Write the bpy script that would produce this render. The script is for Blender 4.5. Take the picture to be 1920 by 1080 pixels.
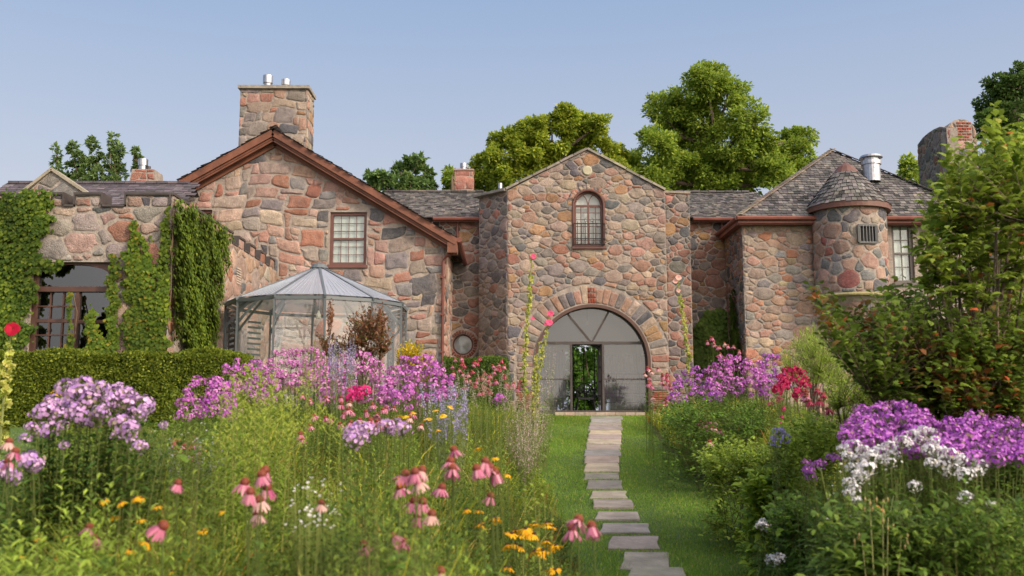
import bpy, math, random
import numpy as np
from mathutils import Vector, Matrix
from mathutils.geometry import tessellate_polygon
R = math.radians
PI = math.pi
sc = bpy.context.scene
for o in list(bpy.data.objects): bpy.data.objects.remove(o)

# ------------------------------------------------------------------ camera, sky, sun, exposure
F = 1787.0
PITCH = math.atan(233 / F); YAW = math.atan(11 / F)
cd = bpy.data.cameras.new('camera'); cam = bpy.data.objects.new('camera', cd); sc.collection.objects.link(cam)
cd.lens = F / 1920 * 36; cd.clip_end = 5000; cd.clip_start = 0.05
cam.rotation_euler = (R(90) + PITCH, 0, -YAW)
cd.dof.use_dof = True; cd.dof.focus_distance = 24; cd.dof.aperture_fstop = 3.2
sc.camera = cam
SUN_EL, SUN_AZ = 29, 50            # azimuth: degrees to the right of straight behind the camera
sdir = Vector((math.sin(R(SUN_AZ)) * math.cos(R(SUN_EL)), -math.cos(R(SUN_AZ)) * math.cos(R(SUN_EL)), math.sin(R(SUN_EL))))
w = bpy.data.worlds.new('World'); sc.world = w; w.use_nodes = True
nt = w.node_tree; bg = nt.nodes['Background']
sky = nt.nodes.new('ShaderNodeTexSky'); sky.sky_type = 'NISHITA'; sky.sun_disc = False
sky.sun_elevation = R(SUN_EL); sky.sun_rotation = math.atan2(sdir.x, sdir.y)
sky.air_density = 1.35; sky.dust_density = 3.2; sky.ozone_density = 2.5
# thin lavender haze over the Nishita sky, whiter towards the horizon
_g = nt.nodes.new('ShaderNodeTexCoord'); _s = nt.nodes.new('ShaderNodeSeparateXYZ'); _r = nt.nodes.new('ShaderNodeValToRGB')
_r.color_ramp.elements[0].position = 0.17; _r.color_ramp.elements[0].color = (3.9, 3.95, 4.45, 1)
_r.color_ramp.elements[1].position = .42; _r.color_ramp.elements[1].color = (2.1, 2.85, 4.25, 1)
_m = nt.nodes.new('ShaderNodeMix'); _m.data_type = 'RGBA'; _m.inputs[0].default_value = .82
nt.links.new(_g.outputs['Generated'], _s.inputs[0]); nt.links.new(_s.outputs['Z'], _r.inputs[0])
nt.links.new(sky.outputs[0], _m.inputs[6]); nt.links.new(_r.outputs[0], _m.inputs[7]); # broad warm glow of the hazy air around the sun
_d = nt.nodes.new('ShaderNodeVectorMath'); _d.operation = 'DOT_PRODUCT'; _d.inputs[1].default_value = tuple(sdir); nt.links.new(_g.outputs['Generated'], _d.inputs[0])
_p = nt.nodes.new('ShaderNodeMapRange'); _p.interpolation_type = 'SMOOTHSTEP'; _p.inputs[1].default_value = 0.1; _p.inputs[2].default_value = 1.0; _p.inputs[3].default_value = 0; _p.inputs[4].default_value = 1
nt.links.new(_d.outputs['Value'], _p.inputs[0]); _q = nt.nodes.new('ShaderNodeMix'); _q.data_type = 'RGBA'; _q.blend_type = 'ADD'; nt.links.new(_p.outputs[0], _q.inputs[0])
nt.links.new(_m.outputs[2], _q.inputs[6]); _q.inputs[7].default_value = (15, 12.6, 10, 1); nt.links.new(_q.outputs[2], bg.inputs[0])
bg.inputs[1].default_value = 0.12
ld = bpy.data.lights.new('sun', 'SUN'); ld.energy = 2.25; ld.angle = R(7); ld.color = (1.0, 0.86, 0.68)
lo = bpy.data.objects.new('sun', ld); sc.collection.objects.link(lo)
lo.rotation_euler = sdir.to_track_quat('Z', 'Y').to_euler()
sc.view_settings.view_transform = 'Standard'; sc.view_settings.look = 'None'
sc.view_settings.exposure = 0.47; sc.view_settings.gamma = 1
sc.cycles.max_bounces = 6; sc.cycles.transparent_max_bounces = 12; sc.cycles.transmission_bounces = 4

RM = cam.rotation_euler.to_matrix()
def at(u, v, Y):
    """world point seen at photo pixel (u, v) at depth Y"""
    d = RM @ Vector(((u - 960) / F, (540 - v) / F, -1.0))
    return d * (Y / d.y)
def atX(u, v, X):
    d = RM @ Vector(((u - 960) / F, (540 - v) / F, -1.0))
    return d * (X / d.x)
def px(Xu, vv, Y): return at(Xu, vv, Y).x
def pz(v, Y, u=960): return at(u, v, Y).z

# ------------------------------------------------------------------ scene graph helpers
C = sc.collection
def tag(o, label=None, cat=None, group=None, kind=None):
    if label: o['label'] = label
    if cat: o['category'] = cat
    if group: o['group'] = group
    if kind: o['kind'] = kind
    return o
def thing(name, label, cat, loc=(0, 0, 0), group=None, rz=0):
    o = bpy.data.objects.new(name, None); C.objects.link(o)
    o.location = loc; o.rotation_euler = (0, 0, rz); o.empty_display_size = .2
    return tag(o, label, cat, group)
def use(name, mesh, parent, loc=(0, 0, 0), rot=(0, 0, 0), s=(1, 1, 1)):
    o = bpy.data.objects.new(name, mesh); C.objects.link(o); o.parent = parent
    o.location = loc; o.rotation_euler = rot; o.scale = s if not isinstance(s, (int, float)) else (s, s, s)
    return o

class MB:
    def __init__(s):
        s.V = []; s.L = []; s.N = []; s.Cc = []; s.MI = []; s.n = 0
    def add(s, verts, faces, col=(1, 1, 1), mi=0):
        verts = np.asarray([tuple(p) for p in verts], dtype=np.float32).reshape(-1, 3)
        s.V.append(verts)
        for f in faces:
            s.L.append(np.asarray(f, dtype=np.int32) + s.n)
        s.N.append(np.asarray([len(f) for f in faces], dtype=np.int32))
        s.MI.append(np.full(len(faces), mi, dtype=np.int32))
        c = np.ones((len(verts), 4), dtype=np.float32); c[:, :3] = col
        s.Cc.append(c); s.n += len(verts)
    def bulk(s, V, pat, col, mi=0):
        """V (N,k,3), pat (m,3) face pattern, col (N,3)"""
        V = np.asarray(V, dtype=np.float32); N, k = V.shape[:2]
        if N == 0: return
        pat = np.asarray(pat, dtype=np.int32)
        idx = (np.arange(N, dtype=np.int32) * k)[:, None, None] + pat[None] + s.n
        s.V.append(V.reshape(-1, 3)); s.L.append(idx.reshape(-1))
        s.N.append(np.full(N * pat.shape[0], pat.shape[1], dtype=np.int32))
        s.MI.append(np.full(N * pat.shape[0], mi, dtype=np.int32))
        c = np.ones((N, k, 4), dtype=np.float32); c[:, :, :3] = np.asarray(col, dtype=np.float32).reshape(-1, 1, 3)
        s.Cc.append(c.reshape(-1, 4)); s.n += N * k
    def mesh(s, name, mats, smooth=False):
        me = bpy.data.meshes.new(name)
        V = np.concatenate(s.V); L = np.concatenate(s.L); N = np.concatenate(s.N)
        me.vertices.add(len(V)); me.vertices.foreach_set('co', V.ravel())
        me.loops.add(len(L)); me.loops.foreach_set('vertex_index', L.astype(np.int32))
        me.polygons.add(len(N))
        st = np.concatenate([[0], np.cumsum(N)[:-1]]).astype(np.int32)
        me.polygons.foreach_set('loop_start', st)
        me.polygons.foreach_set('material_index', np.concatenate(s.MI))
        MI = np.concatenate(s.MI)
        fl = np.full(len(N), bool(smooth)) if not (isinstance(mats, (list, tuple)) and mats[0] is STONE) else (MI == 0)
        me.polygons.foreach_set('use_smooth', fl)
        me.update(calc_edges=True)
        a = me.color_attributes.new('Col', 'FLOAT_COLOR', 'POINT')
        a.data.foreach_set('color', np.concatenate(s.Cc).ravel())
        for m in (mats if isinstance(mats, (list, tuple)) else [mats]): me.materials.append(m)
        return me
    def build(s, name, mats, parent=None, smooth=False):
        o = bpy.data.objects.new(name, s.mesh(name, mats, smooth)); C.objects.link(o)
        if parent is not None:
            o.parent = parent
            # geometry is written in world coordinates: undo the parent's offset
            M = Matrix.LocRotScale(parent.location, parent.rotation_euler, parent.scale)
            pp = parent.parent
            while pp is not None:
                M = Matrix.LocRotScale(pp.location, pp.rotation_euler, pp.scale) @ M; pp = pp.parent
            if parent.get('_w'): pass
            o.matrix_parent_inverse = Matrix.Identity(4)
            o.matrix_basis = M.inverted()
        return o
    # --- primitives
    def box(s, x0, x1, y0, y1, z0, z1, col=(1, 1, 1), mi=0):
        v = [(x, y, z) for x in (x0, x1) for y in (y0, y1) for z in (z0, z1)]
        s.add(v, [(0, 1, 3, 2), (4, 6, 7, 5), (0, 4, 5, 1), (2, 3, 7, 6), (0, 2, 6, 4), (1, 5, 7, 3)], col, mi)
    def bar(s, a, b, w, d, up=(0, 0, 1), col=(1, 1, 1), mi=0):
        a = Vector(a); b = Vector(b); t = (b - a).normalized(); up = Vector(up)
        sd = t.cross(up)
        if sd.length < 1e-4: sd = t.cross(Vector((0, 1, 0)))
        sd.normalize(); u2 = sd.cross(t)
        v = []
        for p in (a, b):
            for i, j in ((-1, -1), (1, -1), (1, 1), (-1, 1)): v.append(p + sd * (w / 2 * i) + u2 * (d / 2 * j))
        s.add(v, [(0, 1, 2, 3), (7, 6, 5, 4), (0, 4, 5, 1), (1, 5, 6, 2), (2, 6, 7, 3), (3, 7, 4, 0)], col, mi)
    def tube(s, pts, rad, n=6, col=(1, 1, 1), mi=0, closed=False):
        pts = [Vector(p) for p in pts]; m = len(pts)
        if isinstance(rad, (int, float)): rad = [rad] * m
        v = []; f = []
        ref = Vector((.31, .17, .93))
        for i, p in enumerate(pts):
            a = pts[(i - 1) % m] if (closed or i > 0) else p; b = pts[(i + 1) % m] if (closed or i < m - 1) else p
            t = (b - a).normalized(); x = t.cross(ref)
            if x.length < 1e-3: x = t.cross(Vector((1, 0, 0)))
            x.normalize(); y = t.cross(x)
            for k in range(n):
                an = 2 * PI * k / n; v.append(p + (x * math.cos(an) + y * math.sin(an)) * rad[i])
        for i in range(m if closed else m - 1):
            j = (i + 1) % m
            for k in range(n):
                k2 = (k + 1) % n; f.append((i * n + k, i * n + k2, j * n + k2, j * n + k))
        if not closed: f.append(tuple(range(n - 1, -1, -1))); f.append(tuple((m - 1) * n + k for k in range(n)))
        s.add(v, f, col, mi)
    def lathe(s, c, prof, n=16, col=(1, 1, 1), mi=0, a0=0, a1=2 * PI):
        v = []; f = []; full = abs(a1 - a0 - 2 * PI) < 1e-6; nn = n if full else n + 1
        for r, z in prof:
            for k in range(nn):
                an = a0 + (a1 - a0) * k / n; v.append((c[0] + r * math.cos(an), c[1] + r * math.sin(an), c[2] + z))
        for i in range(len(prof) - 1):
            for k in range(n):
                k2 = (k + 1) % nn if full else k + 1
                f.append((i * nn + k, i * nn + k2, (i + 1) * nn + k2, (i + 1) * nn + k))
        s.add(v, f, col, mi)

# ------------------------------------------------------------------ materials
def mat(name, base, rough=.8, bump=0, bscale=10, var=0, vscale=5, metal=0, spec=.4, attr=False, transl=0, det=4):
    m = bpy.data.materials.new(name); m.use_nodes = True; n = m.node_tree; b = n.nodes['Principled BSDF']
    b.inputs['Roughness'].default_value = rough; b.inputs['Metallic'].default_value = metal
    b.inputs['Specular IOR Level'].default_value = spec
    tc = n.nodes.new('ShaderNodeTexCoord')
    if attr:
        a = n.nodes.new('ShaderNodeAttribute'); a.attribute_name = 'Col'; csock = a.outputs['Color']
        if base != (1, 1, 1):
            mx = n.nodes.new('ShaderNodeMix'); mx.data_type = 'RGBA'; mx.blend_type = 'MULTIPLY'; mx.inputs[0].default_value = 1
            n.links.new(csock, mx.inputs[6]); mx.inputs[7].default_value = (*base, 1); csock = mx.outputs[2]
    else:
        r = n.nodes.new('ShaderNodeRGB'); r.outputs[0].default_value = (*base, 1); csock = r.outputs[0]
    if var:
        no = n.nodes.new('ShaderNodeTexNoise'); no.inputs['Scale'].default_value = vscale; no.inputs['Detail'].default_value = det
        no.inputs['Roughness'].default_value = .65
        n.links.new(tc.outputs['Object'], no.inputs['Vector'])
        mr = n.nodes.new('ShaderNodeMapRange'); mr.inputs[1].default_value = .3; mr.inputs[2].default_value = .7
        mr.inputs[3].default_value = 1 - var; mr.inputs[4].default_value = 1 + var
        n.links.new(no.outputs[0], mr.inputs[0])
        mx = n.nodes.new('ShaderNodeVectorMath'); mx.operation = 'SCALE'
        n.links.new(csock, mx.inputs[0]); n.links.new(mr.outputs[0], mx.inputs['Scale']); csock = mx.outputs[0]
    n.links.new(csock, b.inputs['Base Color'])
    if bump:
        no = n.nodes.new('ShaderNodeTexNoise'); no.inputs['Scale'].default_value = bscale; no.inputs['Detail'].default_value = 6
        n.links.new(tc.outputs['Object'], no.inputs['Vector'])
        bp = n.nodes.new('ShaderNodeBump'); bp.inputs['Strength'].default_value = min(1, bump); bp.inputs['Distance'].default_value = .03
        n.links.new(no.outputs[0], bp.inputs['Height']); n.links.new(bp.outputs[0], b.inputs['Normal'])
    if transl:
        tr = n.nodes.new('ShaderNodeBsdfTranslucent'); n.links.new(csock, tr.inputs[0])
        ms = n.nodes.new('ShaderNodeMixShader'); ms.inputs[0].default_value = transl
        out = n.nodes['Material Output']
        n.links.new(b.outputs[0], ms.inputs[1]); n.links.new(tr.outputs[0], ms.inputs[2]); n.links.new(ms.outputs[0], out.inputs[0])
    return m
def glass(name, refl, tint, opacity=0.0, dcol=(.5, .5, .5)):
    m = bpy.data.materials.new(name); m.use_nodes = True; n = m.node_tree; out = n.nodes['Material Output']
    n.nodes.remove(n.nodes['Principled BSDF'])
    t = n.nodes.new('ShaderNodeBsdfTransparent'); t.inputs[0].default_value = (*tint, 1)
    g = n.nodes.new('ShaderNodeBsdfGlossy'); g.inputs['Roughness'].default_value = .02
    fr = n.nodes.new('ShaderNodeLayerWeight'); fr.inputs[0].default_value = refl
    mr = n.nodes.new('ShaderNodeMapRange'); mr.inputs[3].default_value = refl; mr.inputs[4].default_value = 1
    n.links.new(fr.outputs['Fresnel'], mr.inputs[0])
    d = n.nodes.new('ShaderNodeBsdfDiffuse'); d.inputs[0].default_value = (*dcol, 1)
    m1 = n.nodes.new('ShaderNodeMixShader'); m1.inputs[0].default_value = opacity
    n.links.new(t.outputs[0], m1.inputs[1]); n.links.new(d.outputs[0], m1.inputs[2])
    m2 = n.nodes.new('ShaderNodeMixShader'); n.links.new(mr.outputs[0], m2.inputs[0])
    n.links.new(m1.outputs[0], m2.inputs[1]); n.links.new(g.outputs[0], m2.inputs[2]); n.links.new(m2.outputs[0], out.inputs[0])
    return m
def stone_material():
    m = mat('fieldstone', (.84, .815, .84), .95, attr=True, spec=.12); n = m.node_tree; b = n.nodes['Principled BSDF']; src = b.inputs['Base Color'].links[0].from_socket
    tc = n.nodes.new('ShaderNodeTexCoord')
    def noise(s, d, r_=.6):
        q = n.nodes.new('ShaderNodeTexNoise'); q.inputs['Scale'].default_value = s; q.inputs['Detail'].default_value = d; q.inputs['Roughness'].default_value = r_; n.links.new(tc.outputs['Object'], q.inputs['Vector']); return q.outputs[0]
    def rng_(sock, a0, a1, b0, b1):
        q = n.nodes.new('ShaderNodeMapRange'); n.links.new(sock, q.inputs[0])
        for i_, v_ in enumerate((a0, a1, b0, b1)): q.inputs[i_ + 1].default_value = v_
        return q.outputs[0]
    n1 = noise(4.5, 8, .72); n2 = noise(38, 4, .7); n3 = noise(1.1, 5, .6)
    sc1 = n.nodes.new('ShaderNodeVectorMath'); sc1.operation = 'SCALE'; n.links.new(src, sc1.inputs[0]); n.links.new(rng_(n1, .3, .7, .62, 1.38), sc1.inputs['Scale'])
    sc2 = n.nodes.new('ShaderNodeVectorMath'); sc2.operation = 'SCALE'; n.links.new(sc1.outputs[0], sc2.inputs[0]); n.links.new(rng_(n2, .3, .7, .78, 1.22), sc2.inputs['Scale'])
    # lichen and mortar smears that blur some stones into the wall
    mx = n.nodes.new('ShaderNodeMix'); mx.data_type = 'RGBA'; n.links.new(sc2.outputs[0], mx.inputs[6]); mx.inputs[7].default_value = (.295, .25, .22, 1)
    n.links.new(rng_(noise(2.6, 9, .75), .5, .72, 0, .72), mx.inputs[0]); n.links.new(mx.outputs[2], b.inputs['Base Color'])
    ad = n.nodes.new('ShaderNodeMath'); ad.operation = 'MULTIPLY_ADD'; n.links.new(n1, ad.inputs[0]); ad.inputs[1].default_value = 2.2; n.links.new(n2, ad.inputs[2])
    bp = n.nodes.new('ShaderNodeBump'); bp.inputs['Strength'].default_value = .9; bp.inputs['Distance'].default_value = .028; n.links.new(ad.outputs[0], bp.inputs['Height']); n.links.new(bp.outputs[0], b.inputs['Normal'])
    return m
STONE = stone_material()
MORTAR = mat('lime_mortar', (.31, .26, .225), .95, bump=.9, bscale=16, var=.3, vscale=5, spec=.1, det=8)
SHING = mat('cedar_shingle', (1, 1, 1), .85, bump=.5, bscale=25, var=.25, vscale=4, attr=True, spec=.25)
WOOD = mat('brown_painted_wood', (.175, .066, .038), .6, bump=.3, bscale=20, var=.35, vscale=2, det=8)
DWOOD = mat('dark_brown_wood', (.085, .042, .032), .5, var=.2, vscale=3)
COPPER = mat('red_brown_gutter', (.17, .052, .036), .5, var=.3, vscale=2, spec=.4)
LEAD = mat('dark_lead_coping', (.06, .048, .045), .55, var=.25, vscale=4)
STEEL = mat('stainless_steel', (.42, .42, .44), .38, metal=1, bump=.1, bscale=6, var=.25, vscale=6)
IRON = mat('black_iron', (.012, .012, .012), .45, spec=.5)
PALU = mat('grey_aluminium', (.10, .115, .125), .4, var=.05, spec=.5)
DRAPE = mat('grey_net_drape', (.24, .24, .25), .95, var=.15, vscale=4)
PLASTER = mat('pale_plaster', (.5, .5, .51), .9)
CURT = mat('pale_curtain', (.62, .62, .6), .95, var=.12, vscale=6)
DARKROOM = mat('dark_room', (.05, .045, .04), .9)
BRICK = mat('red_brick', (1, 1, 1), .85, bump=.4, bscale=30, var=.2, vscale=12, attr=True)
LEAF = mat('leaf', (1.85, 1.8, 1.6), .6, attr=True, transl=.42, spec=.22)
PETAL = mat('petal', (1, 1, 1), .6, attr=True, transl=.3, spec=.2)
BARK = mat('bark', (.12, .085, .06), .9, bump=.8, bscale=20, var=.3, vscale=8)
STEM = mat('green_stem', (1, 1, 1), .6, attr=True)
GLASS = glass('window_glass', .07, (.9, .93, .92))
GLASSW = glass('dark_window_glass', .16, (.35, .36, .36))
GLASSD = glass('reflective_glass', .075, (.8, .83, .85), .10, (.17, .17, .185))
GLASSG = glass('greenhouse_glass', .10, (.93, .96, .97), .05, (.8, .83, .86))
GLASSR = glass('frosted_roof_panel', .06, (.85, .88, .93), .6, (.42, .44, .52))

rng = random.Random(7); nr = np.random.RandomState(7)
def pick(pal, rg=rng, j=.15):
    t = sum(p[0] for p in pal); x = rg.random() * t
    for w_, c in pal:
        x -= w_
        if x <= 0: break
    k = 1 + rg.uniform(-j, j); return tuple(min(1, a * k * (1 + rg.uniform(-.05, .05))) for a in c)
# ------------------------------------------------------------------ stone walls
PAL_PINK = [(5, (.43, .255, .195)), (4, (.47, .32, .25)), (1.6, (.38, .185, .13)), (3, (.36, .30, .25)), (2.6, (.24, .225, .215)), (1.1, (.13, .13, .135)), (1.5, (.47, .38, .29))]
PAL_MIX = [(3, (.40, .25, .19)), (3.5, (.37, .295, .23)), (3, (.28, .25, .22)), (1.4, (.15, .15, .155)), (.8, (.38, .235, .13)), (1, (.34, .17, .125)), (2.4, (.45, .36, .27)), (1.5, (.22, .20, .185))]
PAL_GREY = [(4, (.25, .22, .20)), (3, (.16, .15, .15)), (3, (.30, .23, .19)), (1.5, (.33, .17, .13)), (2, (.20, .19, .18))]
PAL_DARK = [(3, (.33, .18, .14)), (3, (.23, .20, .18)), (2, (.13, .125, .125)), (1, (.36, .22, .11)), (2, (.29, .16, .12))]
PAL_TOWER = [(3, (.22, .22, .215)), (3, (.36, .24, .19)), (2, (.15, .16, .165)), (3, (.42, .28, .22)), (1, (.28, .12, .10)), (2, (.34, .31, .25))]
def hclip(poly, a, b, c):
    out = []; n = len(poly)
    for i in range(n):
        p = poly[i]; q = poly[(i + 1) % n]; dp = a * p[0] + b * p[1] - c; dq = a * q[0] + b * q[1] - c
        if dp <= 0: out.append(p)
        if (dp < 0 < dq) or (dq < 0 < dp):
            t = dp / (dp - dq); out.append((p[0] + t * (q[0] - p[0]), p[1] + t * (q[1] - p[1])))
    return out
def area(poly):
    return .5 * sum(poly[i][0] * poly[(i + 1) % len(poly)][1] - poly[(i + 1) % len(poly)][0] * poly[i][1] for i in range(len(poly)))
def cent(poly): n = len(poly); return (sum(p[0] for p in poly) / n, sum(p[1] for p in poly) / n)
def edges_hp(poly):       # CCW polygon -> outward half planes
    hp = []; n = len(poly)
    for i in range(n):
        p = poly[i]; q = poly[(i + 1) % n]; dx, dy = q[0] - p[0], q[1] - p[1]; l = math.hypot(dx, dy)
        if l < 1e-6: continue
        a, b = dy / l, -dx / l; hp.append((a, b, a * p[0] + b * p[1]))
    return hp
def shrink(poly, g):
    out = poly
    for a, b, c in edges_hp(poly):
        out = hclip(out, a, b, c - g)
        if len(out) < 3: return []
    return out
def cells_block(x0, x1, z0, z1, un, rg, big=1.0):
    nx = int((x1 - x0) / un[0]) + 2; nz = int((z1 - z0) / un[1]) + 2
    occ = [[0] * nx for _ in range(nz)]; rects = []
    shapes = [(4, 2), (3, 2), (3, 2), (2, 1), (3, 1), (2, 2), (2, 2), (3, 2), (3, 3), (4, 2), (2, 2), (2, 1), (1, 2), (1, 1)]
    for j in range(nz):
        for i in range(nx):
            if occ[j][i]: continue
            for _ in range(8):
                w_, h_ = rg.choice(shapes)
                if i + w_ > nx or j + h_ > nz: continue
                if all(not occ[b][a] for b in range(j, j + h_) for a in range(i, i + w_)): break
            else: w_, h_ = 1, 1
            for b in range(j, j + h_):
                for a in range(i, i + w_): occ[b][a] = 1
            rects.append((i, i + w_, j, j + h_))
    ph = [rg.uniform(0, 6.3) for _ in range(8)]
    def warp(i, j):
        x = x0 + i * un[0]; z = z0 + j * un[1]
        h = (i * 7349 + j * 9151 + int(ph[0] * 1000)) % 997 / 997 - .5; h2 = (i * 3571 + j * 6247 + int(ph[1] * 1000)) % 991 / 991 - .5
        return (x + .10 * math.sin(z * 1.7 + ph[2]) + .6 * un[0] * h, z + .10 * math.sin(x * .9 + ph[3]) + .05 * math.sin(x * 2.7 + ph[4]) + .6 * un[1] * h2)
    return [[warp(a, c), warp(b, c), warp(b, d), warp(a, d)] for a, b, c, d in rects]
def cells_vor(x0, x1, z0, z1, s, asp, rg):
    pts = []; W = (x1 - x0) / asp; H = z1 - z0
    for r, tries, k in ((.72 * s, .5, 1.8), (.52 * s, 2.0, 1.75), (.36 * s, 7.0, 1.7), (.22 * s, 14.0, 1.75)):
        for _ in range(int(W * H / (s * s) * tries)):
            p = (rg.uniform(-s, W + s), rg.uniform(-s, H + s)); rr = r * rg.uniform(.85, 1.1)
            if pts:
                A = ARR[:len(pts)]
                if np.any((A[:, 0] - p[0]) ** 2 + (A[:, 1] - p[1]) ** 2 < ((A[:, 2] + rr) * k / 2) ** 2): continue
            ARR[len(pts)] = (p[0], p[1], rr); pts.append((p[0], p[1], rr))
    A = ARR[:len(pts)].copy(); out = []
    for i, (x, z, r) in enumerate(pts):
        d = (A[:, 0] - x) ** 2 + (A[:, 1] - z) ** 2; idx = np.argsort(d)[1:18]
        poly = [(x - s * 2, z - s * 2), (x + s * 2, z - s * 2), (x + s * 2, z + s * 2), (x - s * 2, z + s * 2)]
        for j in idx:
            xj, zj, rj = A[j]; a = 2 * (xj - x); b = 2 * (zj - z); c = (xj * xj + zj * zj - rj * rj) - (x * x + z * z - r * r)
            l = math.hypot(a, b); poly = hclip(poly, a / l, b / l, c / l)
            if len(poly) < 3: break
        if len(poly) >= 3: out.append([(x0 + p[0] * asp, z0 + p[1]) for p in poly])
    return out
ARR = np.zeros((20000, 3))
def op_rect(x0, x1, z0, z1): return ('r', x0, x1, z0, z1)
def op_arch(xc, zc, r, zb): return ('a', xc, zc, r, zb)
def cut_open(poly, ops):
    for o in ops:
        if len(poly) < 3: return []
        c = cent(poly)
        if o[0] == 'r':
            _, x0, x1, z0, z1 = o
            if max(p[0] for p in poly) <= x0 or min(p[0] for p in poly) >= x1 or max(p[1] for p in poly) <= z0 or min(p[1] for p in poly) >= z1: continue
            cands = [hclip(poly, 1, 0, x0), hclip(poly, -1, 0, -x1), hclip(poly, 0, 1, z0), hclip(poly, 0, -1, -z1)]
            poly = max(cands, key=lambda q: abs(area(q)) if len(q) > 2 else 0)
        else:
            _, xc, zc, r, zb = o
            if c[1] < zc and o[4] is not None:
                if max(p[1] for p in poly) <= zb: continue
                if c[0] > xc: poly = hclip(poly, -1, 0, -(xc + r))
                else: poly = hclip(poly, 1, 0, xc - r)
            else:
                d = math.hypot(c[0] - xc, c[1] - zc)
                if d < 1e-6: return []
                a, b = (c[0] - xc) / d, (c[1] - zc) / d
                poly = hclip(poly, -a, -b, -(a * xc + b * zc + r))
    return poly
def stone(mb, poly, fr, relief, col, rg, rnd=.25, mi=0, jit=.3):
    # subdivide the long edges, jitter, cut the corners, raise a rough dome
    pts = []; n = len(poly); c = cent(poly)
    sz = math.sqrt(abs(area(poly)))
    for i in range(n):
        p = poly[i]; q = poly[(i + 1) % n]; l = math.hypot(q[0] - p[0], q[1] - p[1])
        pts.append(p)
        if l > .45 * sz:
            k = jit * sz * .5; pts.append(((p[0] + q[0]) / 2 + rg.uniform(-k, k), (p[1] + q[1]) / 2 + rg.uniform(-k, k)))
    P = []
    m = len(pts)
    for i in range(m):
        p = pts[i - 1]; q = pts[i]; r = pts[(i + 1) % m]
        P.append((q[0] + (p[0] - q[0]) * rnd, q[1] + (p[1] - q[1]) * rnd)); P.append((q[0] + (r[0] - q[0]) * rnd, q[1] + (r[1] - q[1]) * rnd))
    m = len(P); v = []; rl = relief * rg.uniform(.5, 1.3)
    tilt = (rg.uniform(-.35, .35), rg.uniform(-.35, .35))
    relief *= .55; rl *= .55
    for k, (sc_, h) in enumerate(((1.01, -.004), (.955, .55), (.74, .93))):
        for p in P:
            dx, dz = (p[0] - c[0]), (p[1] - c[1])
            hh = h if k == 0 else rl * (h + tilt[0] * dx / sz * 1.0 + tilt[1] * dz / sz + rg.uniform(-.1, .1) * (k > 0))
            v.append(fr(c[0] + dx * sc_, c[1] + dz * sc_, hh))
    v.append(fr(c[0], c[1], rl * (1 + rg.uniform(-.15, .1))))
    f = []
    for k in range(2):
        for i in range(m):
            j = (i + 1) % m; f.append((k * m + i, k * m + j, (k + 1) * m + j, (k + 1) * m + i))
    for i in range(m): f.append((2 * m + i, 2 * m + (i + 1) % m, 3 * m))
    mb.add(v, f, col, mi)
def stones(mb, poly, fr, kind, size, pal, ops=(), relief=.04, gap=.022, seed=1, asp=1.35, rnd=.25, mi=0):
    rg = random.Random(seed)
    if area(poly) < 0: poly = poly[::-1]
    xs = [p[0] for p in poly]; zs = [p[1] for p in poly]
    if kind == 'b': cells = cells_block(min(xs) - .2, max(xs) + .2, min(zs) - .2, max(zs) + .2, size, rg)
    else: cells = cells_vor(min(xs), max(xs), min(zs), max(zs), size, asp, rg)
    hp = edges_hp(poly); amin = (size[0] * size[1] if kind == 'b' else size * size * .2) * .16
    for c in cells:
        if area(c) < 0: c = c[::-1]
        for a, b, d in hp:
            c = hclip(c, a, b, d)
            if len(c) < 3: break
        if len(c) < 3: continue
        c = cut_open(c, ops)
        if len(c) < 3: continue
        if area(c) < 0: c = c[::-1]
        c = shrink(c, gap * rg.uniform(.2, 1.5) / 2 + .002)
        if len(c) < 3 or abs(area(c)) < amin: continue
        stone(mb, c, fr, relief, pick(pal, rg, .2), rg, rnd, mi)
def plate(mb, poly, holes, fr, depth=.3, mi=1, col=(1, 1, 1), hdepth=None):
    """wall slab: face with holes, hole reveals, rim"""
    lists = [[Vector((p[0], p[1], 0)) for p in poly]] + [[Vector((p[0], p[1], 0)) for p in h] for h in holes]
    flat = [p for l in lists for p in l]; tr = tessellate_polygon(lists)
    mb.add([fr(p.x, p.y, 0) for p in flat], [tuple(t) for t in tr], col, mi)
    for l, d in [(lists[0], depth)] + [(l, hdepth or depth) for l in lists[1:]]:
        n = len(l); v = [fr(p.x, p.y, 0) for p in l] + [fr(p.x, p.y, -d) for p in l]
        mb.add(v, [(i, (i + 1) % n, n + (i + 1) % n, n + i) for i in range(n)], col, mi)
def front(Y): return lambda s, t, h: (s, Y - h, t)
def rside(X): return lambda s, t, h: (X + .006 + h, s, t)      # faces right, s = y
def lside(X): return lambda s, t, h: (X - .006 - h, s, t)
def arcpts(xc, zc, r, zb, n=24):
    return [(xc - r, zb)] + [(xc - r * math.cos(PI * k / n), zc + r * math.sin(PI * k / n)) for k in range(n + 1)] + [(xc + r, zb)]
def ring(mb, fr, xc, zc, r, d, n, pal, rg, relief=.04, a0=0, a1=PI, gap=.02, skip=()):
    for k in range(n):
        if k in skip: continue
        t0 = a0 + (a1 - a0) * k / n; t1 = a0 + (a1 - a0) * (k + 1) / n; dd = d * rg.uniform(.85, 1.15)
        q = [(xc + rr * math.cos(t), zc + rr * math.sin(t)) for rr, t in ((r, t0), (r + dd, t0), (r + dd, t1), (r, t1))]
        q = shrink(q if area(q) > 0 else q[::-1], gap / 2)
        if len(q) > 2: stone(mb, q, fr, relief, pick(pal, rg, .15), rg, .14, 0, .05)

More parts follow.
